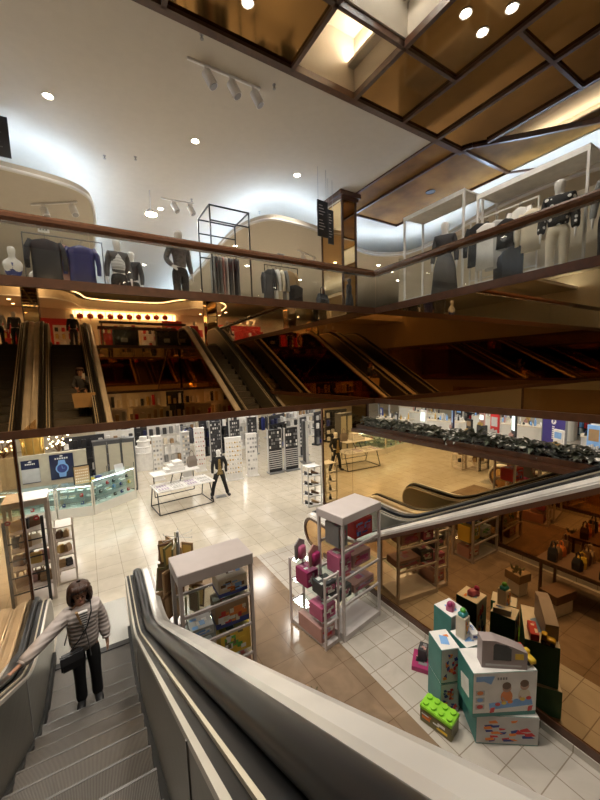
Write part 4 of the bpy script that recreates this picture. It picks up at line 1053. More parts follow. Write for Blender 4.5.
def toy_carton(label, loc, rz, w, d, h, kids=False, top='white', tilt=0):
    t = thing('toy_box', label, 'boxed toy', loc, rz); t.rotation_euler = (tilt, 0, rz)
    MB().box(-w/2, -d/2, 0, w/2, d/2, h).build('carton', M['teal'], t, False, .004)
    g = MB(); g.mi(0).box(-w/2+.003, -d/2+.003, h, w/2-.003, d/2-.003, h+.0015).mi(1).prism([(-w*.3, -d*.2), (w*.1, -d*.3), (w*.25, d*.1), (-w*.1, d*.25)], h+.0015, h+.003).mi(2).box(w*.1, d*.1, h+.0015, w*.35, d*.22, h+.0028)
    g.build('printed_top', [pm(top, .4), pm('skyblue'), pm('orange')], t)
    if kids: kids_box(t, w, d, h)
    else:
        f = MB(); f.mi(0).box(-w/2+.004, -d/2-.0015, h*.04, w/2-.004, -d/2-.0003, h-.004)
        rg = random.Random(int(w*1000+h*777))
        for k in range(22):
            z = h*rg.uniform(.08, .8); x = w*rg.uniform(-.42, .3); f.mi(1+k % 3).prism_y([(x, z), (x+w*rg.uniform(.06, .2), z+.01), (x+w*.1, z+h*rg.uniform(.06, .16)), (x-.01, z+h*.08)], -d/2-.002-.0001*k, -d/2-.0015)
        
        f.build('printed_front', [pm('ltgrey'), pm('blue'), pm('red'), pm('orange'), pm('white')], t)
    return t
B0 = local((3.66, 1.80, 0), BZ, .33, .26, 0)
toy_carton('large white and teal toy box with printed side at the bottom of the toy pile', (3.86, 2.0, 0), math.radians(-36), .68, .40, .36)
toy_carton('big white toy box picturing two children at a play table, on top of the pile', (3.80, 2.02, .365), math.radians(-30), .72, .36, .54, True)
toy_carton('tall teal toy carton standing on another at the left of the toy pile', (3.60, 2.57, .405), BZ*1.2, .24, .32, .46)
toy_carton('teal toy carton on the floor under the tall teal one', (3.60, 2.57, 0), BZ*1.2, .24, .32, .40)
toy_carton('teal carton with white top between the tall teal one and the picture box', (3.86, 2.42, .405), BZ*.8, .28, .30, .48)
toy_carton('teal carton on the floor hidden behind the pile, carrying the white-topped one', (3.86, 2.42, 0), BZ*.8, .28, .30, .40)
toy_carton('white-topped carton at the back of the toy pile nearest the mirror', (4.05, 2.80, 0), BZ*.3, .3, .3, .98)
# grey vanity style box with dark window
t = thing('toy_box', 'grey toy box with a black window, tilted on top of the picture box', 'boxed toy', (3.78, 1.95, .909), math.radians(-38))
MB().prism_y([(-.24, 0), (.24, 0), (.24, .20), (.10, .26), (-.10, .33), (-.24, .33)], -.07, .07).build('carton', mat('mauve grey carton', (.34, .28, .27), .5), t)
MB().prism_y([(-.12, .10), (.07, .10), (.07, .24), (.02, .28), (-.10, .30), (-.12, .27)], -.0725, -.0702).build('window', pm('black', .15), t)
g = MB(); g.mi(0).box(.11, -.072, .12, .2, -.0702, .19).mi(1).box(-.2, -.072, .03, .18, -.0702, .05); g.build('print', [pm('yellow'), pm('ltgrey')], t)
carton('toy_box', 'narrow orange and blue toy box standing on the white-topped carton', 'boxed toy', (3.82, 2.46, .89), .1, .12, .12, .28, 'cream', ('orange', 'yellow', 'skyblue', 'olive'), 71)
carton('toy_box', 'small white and blue toy box lying behind the grey one', 'boxed toy', (3.94, 2.42, .89), -.5, .10, .22, .08, 'white', ('skyblue', 'blue', 'ltgrey'), 72)
t = thing('toy', 'little green and blue plastic toy on the narrow orange box', 'toy', (3.82, 2.46, 1.171))
MB().rbox(0, 0, 0, .11, .09, .05, .02).build('toy_body', pm('teal', .3), t, True); MB().ball((.0, 0, .065), .035).build('toy_head', pm('green', .3), t, True)
t = thing('toy', 'bright pink plastic toy on the back carton of the toy pile', 'toy', (4.03, 2.78, .985), .4)
MB().rbox(0, 0, 0, .16, .10, .08, .03).build('toy_body', pm('pink', .3), t, True); MB().ball((-.05, 0, .09), .04).build('toy_head', pm('magenta', .3), t, True)
t = thing('toy_truck', 'yellow toy truck at the right edge of the toy pile', 'toy', (4.06, 1.80, .909), 1.2)
MB().rbox(0, 0, .03, .15, .08, .05, .015).build('truck_body', pm('yellow', .3), t, True); MB().rbox(.04, 0, .08, .06, .075, .05, .012).build('cab', pm('yellow', .3), t, True)
for sx in (-.045, .045):
    for sy in (-.04, .04): MB().tube([(sx, sy-.008, .025), (sx, sy+.008, .025)], .025, 12).build('wheel', pm('black'), t)
# green brick-shaped storage lid
t = thing('toy_box', 'lime green studded brick box on the floor left of the toy pile', 'boxed toy', (3.30, 2.40, 0), math.radians(-78)); t.scale = (.8, .95, .85)
MB().box(-.24, -.11, 0, .24, .11, .2).build('carton', pm('olive', .4), t, False, .008); MB().box(-.245, -.115, .2, .245, .115, .26).build('lid', pm('lime', .35), t, False, .008)
for i in range(4):
    for j in range(2): MB().cyl((-.18+.12*i, -.055+.11*j, .26), .04, .03, 14).build('stud', pm('lime', .35), t)
g = MB(); pic(g, random.Random(5), .44, .16, -.111, 3, 7, z0=.02); g.build('print', [pm('white'), pm('orange'), pm('yellow')], t)
carton('toy_box', 'dark magenta flat toy box lying on the pale tiles behind the toy pile', 'boxed toy', (3.86, 3.08, 0), .6, .34, .30, .07, 'magenta', ('black', 'rose', 'grey'), 75)
carton('toy_box', 'charcoal toy box standing on the magenta one', 'boxed toy', (3.90, 3.12, .073), .5, .18, .12, .16, 'charcoal', ('grey', 'rose'), 76)
carton('toy_box', 'red long toy box at the back of the toy pile', 'boxed toy', (4.04, 1.98, .909), -.6, .26, .09, .09, 'red', ('white', 'pink'), 77)

# toys and tables hidden from direct view behind the escalator side, seen in the bronze mirror
def low_table(label, x, y, w, d, h, rz=0, col='brown'):
    t = thing('display_table', label, 'table', (x, y, 0), rz)
    MB().box(-w/2, -d/2, h-.04, w/2, d/2, h).build('table_top', pm(col), t)
    for sx in (-1, 1):
        for sy in (-1, 1): MB().box(sx*(w/2-.06)-.02, sy*(d/2-.06)-.02, 0, sx*(w/2-.06)+.02, sy*(d/2-.06)+.02, h-.04).build('leg', pm(col), t)
    return t
low_table('dark table of bags beside the escalator, seen only in the bronze mirror', 1.36, 2.45, .7, 1.1, .72)
for k in range(12):
    x, y = 1.11+.165*(k % 4), 2.02+.38*(k//4)
    tote('handbag', 'small handbag in the rows on the dark table, seen only in the bronze mirror', 'bag', x, y, .722, .14, .18+.03*(k % 3), .1, ('brown', 'orange', 'card', 'charcoal', 'tan', 'brown', 'yellow', 'black')[k % 8], random.uniform(1.2, 1.9), True, 'bags on the dark table')
t = thing('cloth', 'cream cloth draped over the end of the dark table, seen in the bronze mirror', 'cloth', (1.40, 1.72, 0), .1)
n_ = 14; top = [(-.3+.6*i/n_, 0) for i in range(n_+1)]
rings = []
for j, (y, z) in enumerate(((.24, .985), (.10, .99), (0, .98), (-.05, .9), (-.08, .7), (-.10, .55))):
    rings.append([(x*(1+.04*j), y+.02*math.sin(x*22)*(j/4), z) for x, _ in top]+[(x*(1+.04*j), y+.014+.02*math.sin(x*22)*(j/4), z-.012) for x, _ in top[::-1]])
MB().loft(rings).build('cloth', pm('cream', .9), t, True)
for k, (x, y, w, h, lab) in enumerate(((2.28, 3.2, .30, .42, 'wooden crate on a tall stand topped with greenery, seen in the mirror'), (2.26, 2.55, .5, .40, 'brown card display box on a white stand, seen in the mirror'))):
    t = thing('display_crate', lab, 'crate', (x-.35, y, 0), .2)
    MB().box(-w/2+.04, -.12, 0, w/2-.04, .12, h*.62).build('stand', pm('white'), t)
    MB().box(-w/2, -.15, h*.62, w/2, .15, h).build('crate_box', pm(('card', 'brown')[k]), t)
    if k == 0:
        g = MB()
        for i in range(26):
            a = random.uniform(0, 2*PI); q = random.uniform(.02, .12); g.tube([(q*math.cos(a), q*math.sin(a), h), (q*1.5*math.cos(a), q*1.5*math.sin(a), h+random.uniform(.04, .1))], [.02, .004], 4)
        g.build('greenery', pm('olive'), t)
    g = MB(); g.box(-w*.3, -.124, h*.3, w*.2, -.1205, h*.55); g.build('white_notice', pm('white'), t)

# ------------------------------------------------------------------ left: bag rack and low rack
LR = (-1.12, 8.32, 0)
t = shelf_unit('shelf_unit', 'tall white topped rack of scarves and bags at the left behind the glass', LR, .03, .66, .62, 2.05, (.35, .75, 1.1, 1.45), mat('warm white lacquer', (.66, .58, .52), .4, vary=.03), .12, .05, .05, False)
MB().box(-.36, -.345, .02, -.31, -.315, 1.72).build('black_upright', pm('black', .4), t); MB().box(.20, -.345, .02, .25, -.315, 1.72).build('black_upright', pm('black', .4), t)
for z in (.3, .62, .95, 1.28): MB().box(-.31, -.335, z, .20, -.325, z+.025).build('black_bar', pm('black', .4), t)
for k in range(14):
    lv = (.352, .752, 1.102, 1.452)[k % 4]; x = LR[0]-.2+.13*(k//4); 
    c2 = ('tan', 'brown', 'black', 'gold', 'rose', 'charcoal', 'tan', 'black', 'brown', 'gold', 'cream', 'brown', 'card', 'rose')[k]
    tote('handbag', 'small dark or tan bag in the rows on the white topped rack at left', 'bag', x, LR[1]-.1+.05*(k % 3), lv, .2, .19, .13, c2, random.uniform(-.5, .5), k % 2 == 0, 'bags on the white topped rack')
for k, x in enumerate((-.26, .16)):
    t = thing('price_ticket', 'round red price ticket on the %s of the white topped rack' % ('left post' if k == 0 else 'middle upright'), 'ticket', (LR[0]+x, LR[1]-.350, 1.70), 0)
    MB().tube([(0, -.004, 0), (0, .004, 0)], .045, 18).build('ticket', pm('red', .4), t)
    MB().box(-.02, -.006, -.008, .02, -.0045, .008).build('print', pm('white'), t)
shelf_unit('shelf_unit', 'small white shelf rack of accessories just right of the tall scarf rack', (-.62, 8.75, 0), .03, .34, .5, 1.25, (.3, .62, .94, 1.23), mat('warm white lacquer two', (.66, .58, .52), .4, vary=.03), 0, .03, .04, False)
for k in range(6):
    tote('accessory', 'small tan or dark accessory on the low white rack at left', 'accessory', -.7+.12*(k % 2), 8.7, (.302, .622, .942)[k//2], .12, .16, .1, ('tan', 'charcoal', 'gold', 'card', 'brown', 'tan')[k], .3*k, False, 'accessories on the low white rack')

# ------------------------------------------------------------------ jewellery counter
def case(name, label, p, q, depth, h=.98, base=.30):
    p, q = Vector((*p, 0)), Vector((*q, 0)); d = (q-p); L = d.length; rz = math.atan2(d.y, d.x)
    t = thing(name, label, 'showcase', (p.x, p.y, 0), rz)
    MB().box(0, 0, 0, L, depth, base).build('base', mat('white counter base', (.72, .70, .64), .3, vary=.02), t)
    MB().box(.01, .008, base, L-.01, .016, h-.03).build('front_glass', M['case_glass'], t)
    MB().box(.01, depth-.03, base, L-.01, depth-.01, h-.03).build('back_panel', pm('ltgrey', .3), t)
    MB().box(0, 0, h-.03, L, depth, h-.012).build('top_glass', M['case_glass'], t)
    for x in (0, L-.035): MB().box(x, 0, base, x+.035, .035, h).build('corner_post', M['trim'], t)
    MB().box(0, 0, h-.035, L, .03, h).build('top_edge', M['trim'], t)
    for z in (.56, .76): MB().box(.03, .06, z, L-.03, depth-.05, z+.008).build('glass_shelf', M['case_glass'], t)
    MB().box(.04, .03, h-.055, L-.04, .05, h-.04).build('lamp_strip', M['case_lamp'], t)
    rng = random.Random(int(L*1000))
    nx = max(2, int(L/.23))
    for z in (base+.002, .57, .77):
        for i in range(nx):
            x = .12+(L-.24)*i/(nx-1)+rng.uniform(-.02, .02); y = .18+rng.uniform(0, .1)
            loc = local((p.x, p.y, 0), rz, x, y, z)
            k = rng.random()
            if k < .72:
                tr = thing('jewellery_tray', 'white jewellery pad among those inside the glass showcases', 'display tray', loc, rz+rng.uniform(-.15, .15), 'white pads in the showcases')
                MB().prism_x([(-.06, 0), (.06, 0), (.06, .06), (-.06, .02)], -.085, .085).build('pad', pm('white', .7), tr)
                g = MB(); [g.box(-.06+.04*j, -.03, .036, -.045+.04*j, .03, .06) for j in range(4)]; g.build('jewellery', M['gold'] if k < .3 else pm('ltgrey', .2), tr)
            else:
                c2 = ('charcoal', 'dkgrey', 'blue', 'charcoal', 'red', 'yellow', 'skyblue')[rng.randrange(7)]
                tr = thing('watch_stand', 'small coloured watch cushion among the white pads in the showcases', 'watch stand', loc, rz+rng.uniform(-.2, .2), 'watch cushions in the showcases')
                MB().rbox(0, 0, 0, .09, .07, .10, .02).build('cushion', pm(c2, .5), tr, True)
                MB().tube([(0, -.04, .07), (0, -.032, .07)], .022, 14).build('watch_dial', pm('ltgrey', .2), tr)
    return t
case('showcase', 'lit glass jewellery showcase at the far left below the watch posters', (-2.55, 12.85), (-1.02, 12.6), .55)
case('showcase', 'lit glass jewellery showcase in the middle, under the watch poster', (-.99, 12.6), (-.06, 12.36), .55)
case('showcase', 'lit glass jewellery showcase at the right, its side angled to the aisle', (-.03, 12.36), (1.26, 13.2), .5, 1.12)
def pw(c2): return pm(c2, .4)
w = MB(); w.box(-2.4, 13.72, 0, -.12, 13.85, 1.86); o = w.build('partition', mat('beige partition', (.50, .45, .34), .7)); tag(o, 'beige partition behind the jewellery counter, carrying the watch posters', 'partition')
def watch_poster(label, x0, x1, z0, z1, watch=True):
    t = thing('poster', label, 'poster', ((x0+x1)/2, 13.707, z0)); w_, h_ = x1-x0, z1-z0; a = w_/2
    MB().box(-a, -.012, 0, a, .012, h_).build('backing', mat('navy poster', (.012, .018, .06), .3, vary=.1), t)
    tx = MB(); [tx.box(-a*.55+a*.19*i, -.0155, h_*.80, -a*.55+a*.19*i+a*.13, -.0125, h_*.86) for i in range(6)]; tx.prism_y([(-.03, h_*.9), (.03, h_*.9), (.05, h_*.93), (0, h_*.96), (-.05, h_*.93)], -.0155, -.0125); tx.build('lettering', pm('white'), t)
    if watch:
        g = MB(); z = h_*.42; r = w_*.22
        g.mi(0).prism_y([(-r*.62, 0.06), (r*.62, .06), (r*.8, z-r*.6), (r*.8, z+r*.6), (r*.62, h_*.76), (-r*.62, h_*.76), (-r*.8, z+r*.6), (-r*.8, z-r*.6)], -.016, -.0125)
        for k, rr in ((0, 1.25), (1, .98)): g.mi(k).prism_y([(r*rr*math.cos(2*PI*i/24), z+r*rr*math.sin(2*PI*i/24)) for i in range(24)], -.0175-.002*k, -.015)
        g.mi(0).box(-.006, -.021, z, .006, -.0185, z+r*.7).box(0, -.021, z-.005, r*.5, -.0185, z+.005)
        g.build('watch_picture', [pm('skyblue', .3), pm('blue', .3)], t)
    else: MB().box(-a, -.016, .02, a, -.0125, h_*.62).build('pale_panel', pm('ltgrey', .4), t)
    return t
watch_poster('navy poster with white lettering over a pale panel, left behind the counter', -1.88, -1.42, .98, 1.72, False)
watch_poster('navy poster picturing a blue-dialled watch behind the jewellery counter', -1.15, -.5, .98, 1.80)
t = thing('earring_board', 'tan earring board in a black frame standing on the middle showcase', 'display board', (-.28, 12.62, .99), .1)
MB().box(-.2, -.012, 0, .2, .012, .55).build('board', pm('tan', .6), t)
fr = MB(); fr.box(-.23, -.02, 0, -.2, .02, .58).box(.2, -.02, 0, .23, .02, .58).box(-.23, -.02, .55, .23, .02, .58); fr.build('frame', pm('black'), t)
g = MB(); [g.box(-.17+.05*i, -.016, .06+.09*j, -.14+.05*i, -.0125, .10+.09*j) for i in range(7) for j in range(5)]; g.build('earrings', pm('cream', .4), t)
t = thing('toy', 'bright blue and yellow soft object on top of the jewellery showcase', 'display prop', (.08, 12.78, .99), .5)
MB().rbox(.09, 0, 0, .24, .2, .12, .05).build('blue_half', pm('blue', .5), t, True); MB().rbox(-.12, 0, 0, .2, .18, .11, .05).build('yellow_half', pm('yellow', .5), t, True)
for k in range(3):
    t = thing('cupboard', 'tall cream cupboard with grey edges behind the counter, %s' % ('leftmost of three', 'middle of three', 'rightmost of three')[k], 'cupboard', (.30+.46*k, 14.35, 0), -.08*k)
    MB().box(-.22, -.2, 0, .22, .2, 1.95).build('body', pm('dkgrey', .5), t); MB().box(-.185, -.225, .1, .185, -.202, 1.85).build('door', mat('cream door', (.52, .48, .37), .5), t)
    MB().box(.14, -.245, .9, .16, -.228, 1.1).build('handle', pm('dkgrey', .3), t); MB().box(-.23, -.21, 1.95, .23, .2, 2.0).build('top_edge', pm('dkgrey', .4), t)
t = thing('card_stand', 'pale tilted card on the right showcase before the cupboards', 'sign', (.78, 13.05, .99), .4)
MB().prism_x([(-.08, 0), (-.06, 0), (.06, .34), (.045, .345)], -.15, .15).build('card', pm('ltgrey', .3), t)
# gold column decoration and lit branch trees behind the partition
t = thing('gold_column', 'glowing gold column decoration rising behind the beige partition', 'decoration', (-1.62, 14.5, 0)); 
MB().lathe([(.34, 0), (.30, .5), (.26, 1.4), (.28, 2.0), (.36, 2.6), (.42, 3.2)], n=20).build('column', M['gold'], t, True)
g = MB(); [g.tube([(.27*math.cos(a), .27*math.sin(a), 1.2), (.3*math.cos(a), .3*math.sin(a), 2.2), (.42*math.cos(a), .42*math.sin(a), 3.1)], .02, 5) for a in [2*PI*i/9 for i in range(9)]]; g.build('ribs', pm('gold', .3), t)
for k, (x, lab) in enumerate(((-2.4, 'branch tree hung with tiny lights left of the gold column'), (-.92, 'branch tree hung with tiny lights right of the gold column'))):
    t = thing('light_tree', lab, 'lit branches', (x, 14.45, 0)); MB().tube([(0, 0, 0), (.02, 0, 1.2), (0, .02, 1.9)], [.05, .035, .025], 8).build('stem', pm('brown'), t)
    br = MB(); lt = MB(); rng = random.Random(3+k)
    for i in range(26):
        a = rng.uniform(0, 2*PI); q = Vector((math.cos(a)*rng.uniform(.1, .45), math.sin(a)*rng.uniform(.05, .3), rng.uniform(1.9, 2.65)))
        br.tube([(0, .01, 1.75), (q.x*.5, q.y*.5, 1.7+(q.z-1.7)*.6), q], [.012, .008, .004], 4); lt.ball(q, .028, n=6)
    br.build('branches', pm('brown'), t); lt.build('tiny_lights', lamp_mat('fairy lights', (1, .85, .5), 9), t)['kind'] = 'stuff'
t = thing('cake_stand', 'white tiered round display stand beyond the right showcase', 'display stand', (2.1, 17.2, 0))
MB().lathe([(.45, 0), (.45, .75), (.5, .75), (.5, .8), (.38, .8), (.36, 1.0), (.4, 1.02), (.4, 1.06), (.28, 1.07), (.26, 1.25), (.3, 1.27), (.3, 1.31), (.18, 1.32), (.16, 1.5), (.02, 1.52)], n=26).build('tiers', pm('white', .5), t)

# ------------------------------------------------------------------ black framed table with white trays
DT = (2.46, 11.62, 0); dz = math.radians(5)
t = thing('display_table', 'black framed two-tier table with white tops in the middle of the bright floor', 'table', DT, dz)
A, B = .86, .52
fr = MB()
for z in (.012,):
    fr.bar((-A, -B, z), (A, -B, z), .026).bar((-A, B, z), (A, B, z), .026).bar((-A, -B, z), (-A, B, z), .026).bar((A, -B, z), (A, B, z), .026)
fr.build('floor_frame', pm('black', .35), t)
for sx in (-1, 1):
    for sy in (-1, 1): MB().bar((sx*A, sy*B, .01), (sx*(A-.02), sy*.26, .78), .026).build('leg', pm('black', .35), t)
MB().box(-A-.05, -.62, .74, A+.05, .30, .77).build('lower_top', pm('white', .35), t)
MB().box(-A, -.10, 1.10, A*.72, .52, 1.13).build('upper_top', pm('white', .35), t)
for x in (-.25, .05): MB().bar((x-.06, .1, .77), (x+.06, .15, 1.1), .025).build('upper_leg', pm('black', .35), t)
for x in (-.75, .55): MB().bar((x, .4, .3), (x, .4, 1.1), .025).build('upper_post', pm('black', .35), t)
MB().bar((-.75, .4, .30), (.55, .4, .30), .025).build('upper_stretcher', pm('black', .35), t)
for k in range(8):
    x, y = -.66+.44*(k % 4), -.42+.3*(k//4)
    tr = thing('jewellery_tray', 'flat white compartment tray on the lower top of the black framed table', 'display tray', local(DT, dz, x, y, .772), dz, 'trays on the black framed table')
    MB().box(-.19, -.13, 0, .19, .13, .02).build('tray', pm('white', .5), tr)
    g = MB(); [g.box(-.16+.08*i, -.1+.1*j, .02, -.11+.08*i, -.05+.1*j, .032) for i in range(4) for j in range(2)]; g.build('jewellery', pm('ltgrey' if k % 2 else 'lilac', .3), tr)
for k, (w_, z) in enumerate(((.62, 1.132), (.46, 1.24), (.28, 1.34))):
    tr = thing('riser_box', 'white stepped riser box on the upper table top, %s' % ('lowest of three', 'middle of three', 'topmost of three')[k], 'riser', local(DT, dz, -.15+.06*k, .22, z), dz)
    MB().box(-w_/2, -.2+.03*k, 0, w_/2, .22, .105 if k < 1 else .095).build('riser', pm('white', .4), tr)
tote('handbag', 'taupe handbag at the right end of the upper top of the black framed table', 'bag', *local(DT, dz, .5, .3, 1.132), .30, .36, .16, 'taupe', .2)
MM = (3.7, 11.5, 0)
mannequin('pale mannequin in black jacket, gold top and black leggings, legs apart, on the bright floor', (3.72, 11.52, 0), -.15, top='black', bottom='black', bodyc='white', scale=.98, base=False,
          over={'hipR': (-.09, 0, .89), 'kneeR': (-.20, -.02, .5), 'calfR': (-.235, .0, .36), 'ankleR': (-.29, .02, .09), 'ballR': (-.31, -.09, .035), 'toeR': (-.32, -.15, .03), 'kneeL': (.17, .03, .5), 'calfL': (.21, .06, .36), 'ankleL': (.28, .10, .09), 'ballL': (.31, -.0, .035), 'toeL': (.33, -.06, .03), 'elbowL': (.27, .06, 1.14)},
          extra=lambda t, P: (MB().prism_y([(-.03, 1.40), (.03, 1.40), (.05, 1.1), (.11, .86), (-.10, .86), (-.05, 1.1)], -.155, -.12).build('gold_top', mat('dull gold cloth', (.26, .18, .06), .5, vary=.5, scale=30), t), [shoe_mesh(P, k, pm('black', .4), t, 'shoe', True) for k in 'RL'], MB().cbox(.02, .06, 0, .36, .3, .012).build('base_plate', pm('grey', .3), t)))

# ------------------------------------------------------------------ accessory fixtures
def tower(label, x, y, w, h, col, goods, n, rz=0, d=None, body='white', cat='display stand', rows=9, gcol2=None):
    t = thing('display_stand', label, cat, (x, y, 0), rz); d = d or w
    MB().box(-w/2-.04, -d/2-.04, 0, w/2+.04, d/2+.04, .05).build('base', pm(body, .4), t)
    MB().box(-w/2, -d/2, .05, w/2, d/2, h).build('panel', pm(col, .45), t)
    MB().box(-w/2-.015, -d/2-.015, h, w/2+.015, d/2+.015, h+.03).build('cap', pm(body, .4), t)
    return t
def goods_grid(name, label, cat, group, x, y, rz, face, w, z0, z1, nx, nz, cols, size=(.05, .02, .07), shape='box', seed=0, kind=None):
    rng = random.Random(seed); proto = {}
    for j in range(nz):
        for i in range(nx):
            c2 = cols[rng.randrange(len(cols))]
            px = -w/2+w*(i+.5)/nx; pz = z0+(z1-z0)*(j+.5)/nz
            loc = local((x, y, 0), rz, px, face-size[1]/2, pz)
            if c2 not in proto:
                mb = MB()
                if shape == 'box': mb.box(-size[0]/2, -size[1]/2, -size[2]/2, size[0]/2, size[1]/2, size[2]/2)
                else: mb.ball((0, 0, 0), size[0]/2, n=8)
                o = mb.build(name, pm(c2, .4)); tag(o, label, cat, group); proto[c2] = o; first = True
            else:
                o = proto[c2].copy(); COL.objects.link(o)
            o.location = loc; o.rotation_euler = (0, 0, rz)
FX = [  # label, x, y, w, h, panel, body, rz, goods cols, nx, nz, shape
    ('white jewellery tower of pearl strings right of the pale mannequin', 4.85, 13.1, .62, 1.7, 'white', 'white', -.15, ('cream', 'white', 'ltgrey', 'cream', 'gold'), 6, 8, 'ball'),
    ('narrow white panel stand of carded earrings left of the black slat stands', 5.65, 13.15, .42, 1.75, 'white', 'white', -.15, ('ltgrey', 'white', 'grey'), 4, 8, 'box'),
    ('slim white stand behind the taupe handbag', 3.35, 14.6, .3, 1.9, 'ltgrey', 'white', .1, ('white', 'cream', 'grey'), 3, 9, 'box'),
    ('white column stand of hair accessories behind the black framed table', 4.1, 15.2, .4, 1.9, 'white', 'white', -.1, ('cream', 'ltgrey', 'rose'), 4, 8, 'ball'),
    ('white accessory column further left behind the table', 2.3, 14.9, .36, 1.8, 'white', 'white', 0, ('ltgrey', 'cream', 'grey'), 3, 8, 'box'),
]
for i, (lab, x, y, w_, h, pc, bc, rz, gc, nx, nz, shp) in enumerate(FX):
    tower(lab, x, y, w_, h, pc, None, 0, rz, .22, bc)
    goods_grid('accessory', '%s on the %s' % ('bead' if shp == 'ball' else 'card', ' '.join(lab.split()[:12])), 'accessory', 'goods on '+lab[:40], x, y, rz, -.111, w_, .25, h-.08, nx, nz, gc, (.07, .02, .08), shp, i)
# two tall black slatted sunglasses stands
for i, (x, y) in enumerate(((6.62, 12.95), (7.38, 12.9))):
    t = thing('display_stand', 'tall black slatted stand of carded goods, %s of the pair' % ('left' if i == 0 else 'right'), 'display stand', (x, y, 0), -.05)
    MB().box(-.33, -.2, 0, .33, .2, .06).build('base', pm('grey', .3), t); MB().box(-.30, -.06, .06, .30, .06, 1.85).build('panel', pm('black', .5), t)
    for sx in (-.32, .30): MB().box(sx, -.07, .06, sx+.02, .07, 1.88).build('side_rail', pm('ltgrey', .3), t)
    g = MB(); [g.box(-.29, -.075, .2+.09*k, .29, -.062, .235+.09*k) for k in range(9)]; g.build('slats', pm('ltgrey', .3), t)
    goods_grid('carded_goods', 'small carded item hung on the %s tall black slatted stand' % ('left' if i == 0 else 'right'), 'accessory', 'carded goods on black stand '+'ab'[i], x, y, -.05, -.064, .56, 1.05, 1.8, 6, 5, ('charcoal', 'white', 'charcoal', 'grey', 'black'), (.06, .02, .10), 'box', 20+i)
for i, (x, y, rz) in enumerate(((9.1, 14.7, .3), (8.5, 13.5, 1.3), (6.1, 16.2, .1), (7.2, 16.6, 0), (5.2, 16.4, 0))):
    lab = ('dark spinner stand of sunglasses right of the black slatted pair', 'dark end panel stand behind the black slatted pair', 'tall black wire stand at the back of the accessory area', 'tall black wire stand behind the right slatted stand', 'dark accessory wall stand behind the pearl tower')[i]
    t = thing('display_stand', lab, 'display stand', (x, y, 0), rz)
    MB().box(-.3, -.2, 0, .3, .2, .06).build('base', pm('grey', .3), t); MB().box(-.26, -.05, .06, .26, .05, 1.95).build('panel', pm('charcoal', .5), t)
    for sx in (-.28, .26): MB().box(sx, -.06, .06, sx+.02, .06, 2.0).build('side_rail', pm('ltgrey', .3), t)
    goods_grid('carded_goods', 'small item hung on the '+lab, 'accessory', 'items on '+lab[:34], x, y, rz, -.052, .5, .3, 1.9, 5, 9, ('grey', 'white', 'charcoal', 'ltgrey', 'black'), (.05, .02, .09), 'box', 30+i)
# mirror panel boards standing by the aisle
for i, (x, y, c2, lab) in enumerate(((9.6, 12.9, 'white', 'plain white panel at the aisle beside the black slatted stands'), (10.9, 14.2, 'skyblue', 'pale blue lit panel further back by the aisle'))):
    t = thing('panel_stand', lab, 'panel', (x, y, 0), .9); MB().box(-.3, -.03, .04, .3, .03, 1.45).build('panel', pm(c2, .4), t); MB().box(-.34, -.15, 0, .34, .15, .04).build('foot', pm('grey'), t)
# shoe shelf at the column
shelf_unit('shelf_unit', 'narrow white shelf of dark shoes against the mirrored column', (5.92, 9.1, 0), -.05, .5, .42, 1.3, (.35, .68, 1.0, 1.28), 'white', 0, .03, .04, False)
for k in range(8):
    q = local((5.92, 9.1, 0), -.05, -.12+.24*(k % 2), 0, (.042, .352, .682, 1.002)[k//2])
    t = thing('shoe', 'dark shoe in the rows on the narrow white shelf at the mirrored column', 'shoe', q, .6, 'shoes on the narrow white shelf')
    MB().loft([[(-.04, -.12, 0), (.04, -.12, 0), (.03, -.12, .03), (-.03, -.12, .03)], [(-.045, 0, 0), (.045, 0, 0), (.035, 0, .06), (-.035, 0, .06)], [(-.035, .12, 0), (.035, .12, 0), (.03, .12, .11), (-.03, .12, .11)]]).build('upper', pm(('black', 'tan', 'charcoal', 'brown')[k % 4], .4), t, True)
    MB().box(-.045, -.13, -.001, .045, .13, .006).build('sole', pm('black'), t)

# ------------------------------------------------------------------ planters on the mirror wall
for k, (y0, y1) in enumerate(((4.6, 7.4), (1.6, 4.55), (-1.6, 1.55))):
    t = thing('planter', 'brown planter trough on the low mirror wall, %s' % ('by the mirrored column', 'middle length above the escalator', 'running out of the photo at right')[k], 'planter', (6.52, (y0+y1)/2, 2.401))
    L = (y1-y0)/2
    g = MB(); g.box(-.19, -L, 0, .19, L, .02).box(-.19, -L, .02, -.16, L, .36).box(.16, -L, .02, .19, L, .36).box(-.16, -L, .02, .16, -L+.03, .36).box(-.16, L-.03, .02, .16, L, .36); g.build('trough', M['brown'], t)
    MB().box(-.16, -L+.03, .02, .16, L-.03, .30).build('soil', mat('dark soil', (.03, .022, .015), .9), t)
M['leaf'] = mat('dusty dark leaf', (.13, .15, .105), .8, vary=.3, scale=12)
M['leaf2'] = mat('dusty grey leaf', (.30, .31, .27), .85, vary=.3, scale=12)
def blade(mb, base, d, L, w, droop):
    d = Vector(d).normalized(); side = d.cross(Vector((0, 0, 1))); side = side.normalized() if side.length > 1e-4 else Vector((1, 0, 0)); vs = []
    for i, (t_, k) in enumerate(((0, .35), (.3, 1), (.65, .85), (1, .05))):
        p = Vector(base)+d*L*t_-Vector((0, 0, droop*L*t_*t_)); vs += [p-side*w*k/2, p+Vector((0, 0, w*.18*k)), p+side*w*k/2]
    fs = []
    for i in range(3):
        for j in range(2): fs.append((i*3+j, i*3+j+1, i*3+j+4, i*3+j+3))
    mb.add(vs, fs)
gc = MB(); rng = random.Random(11)
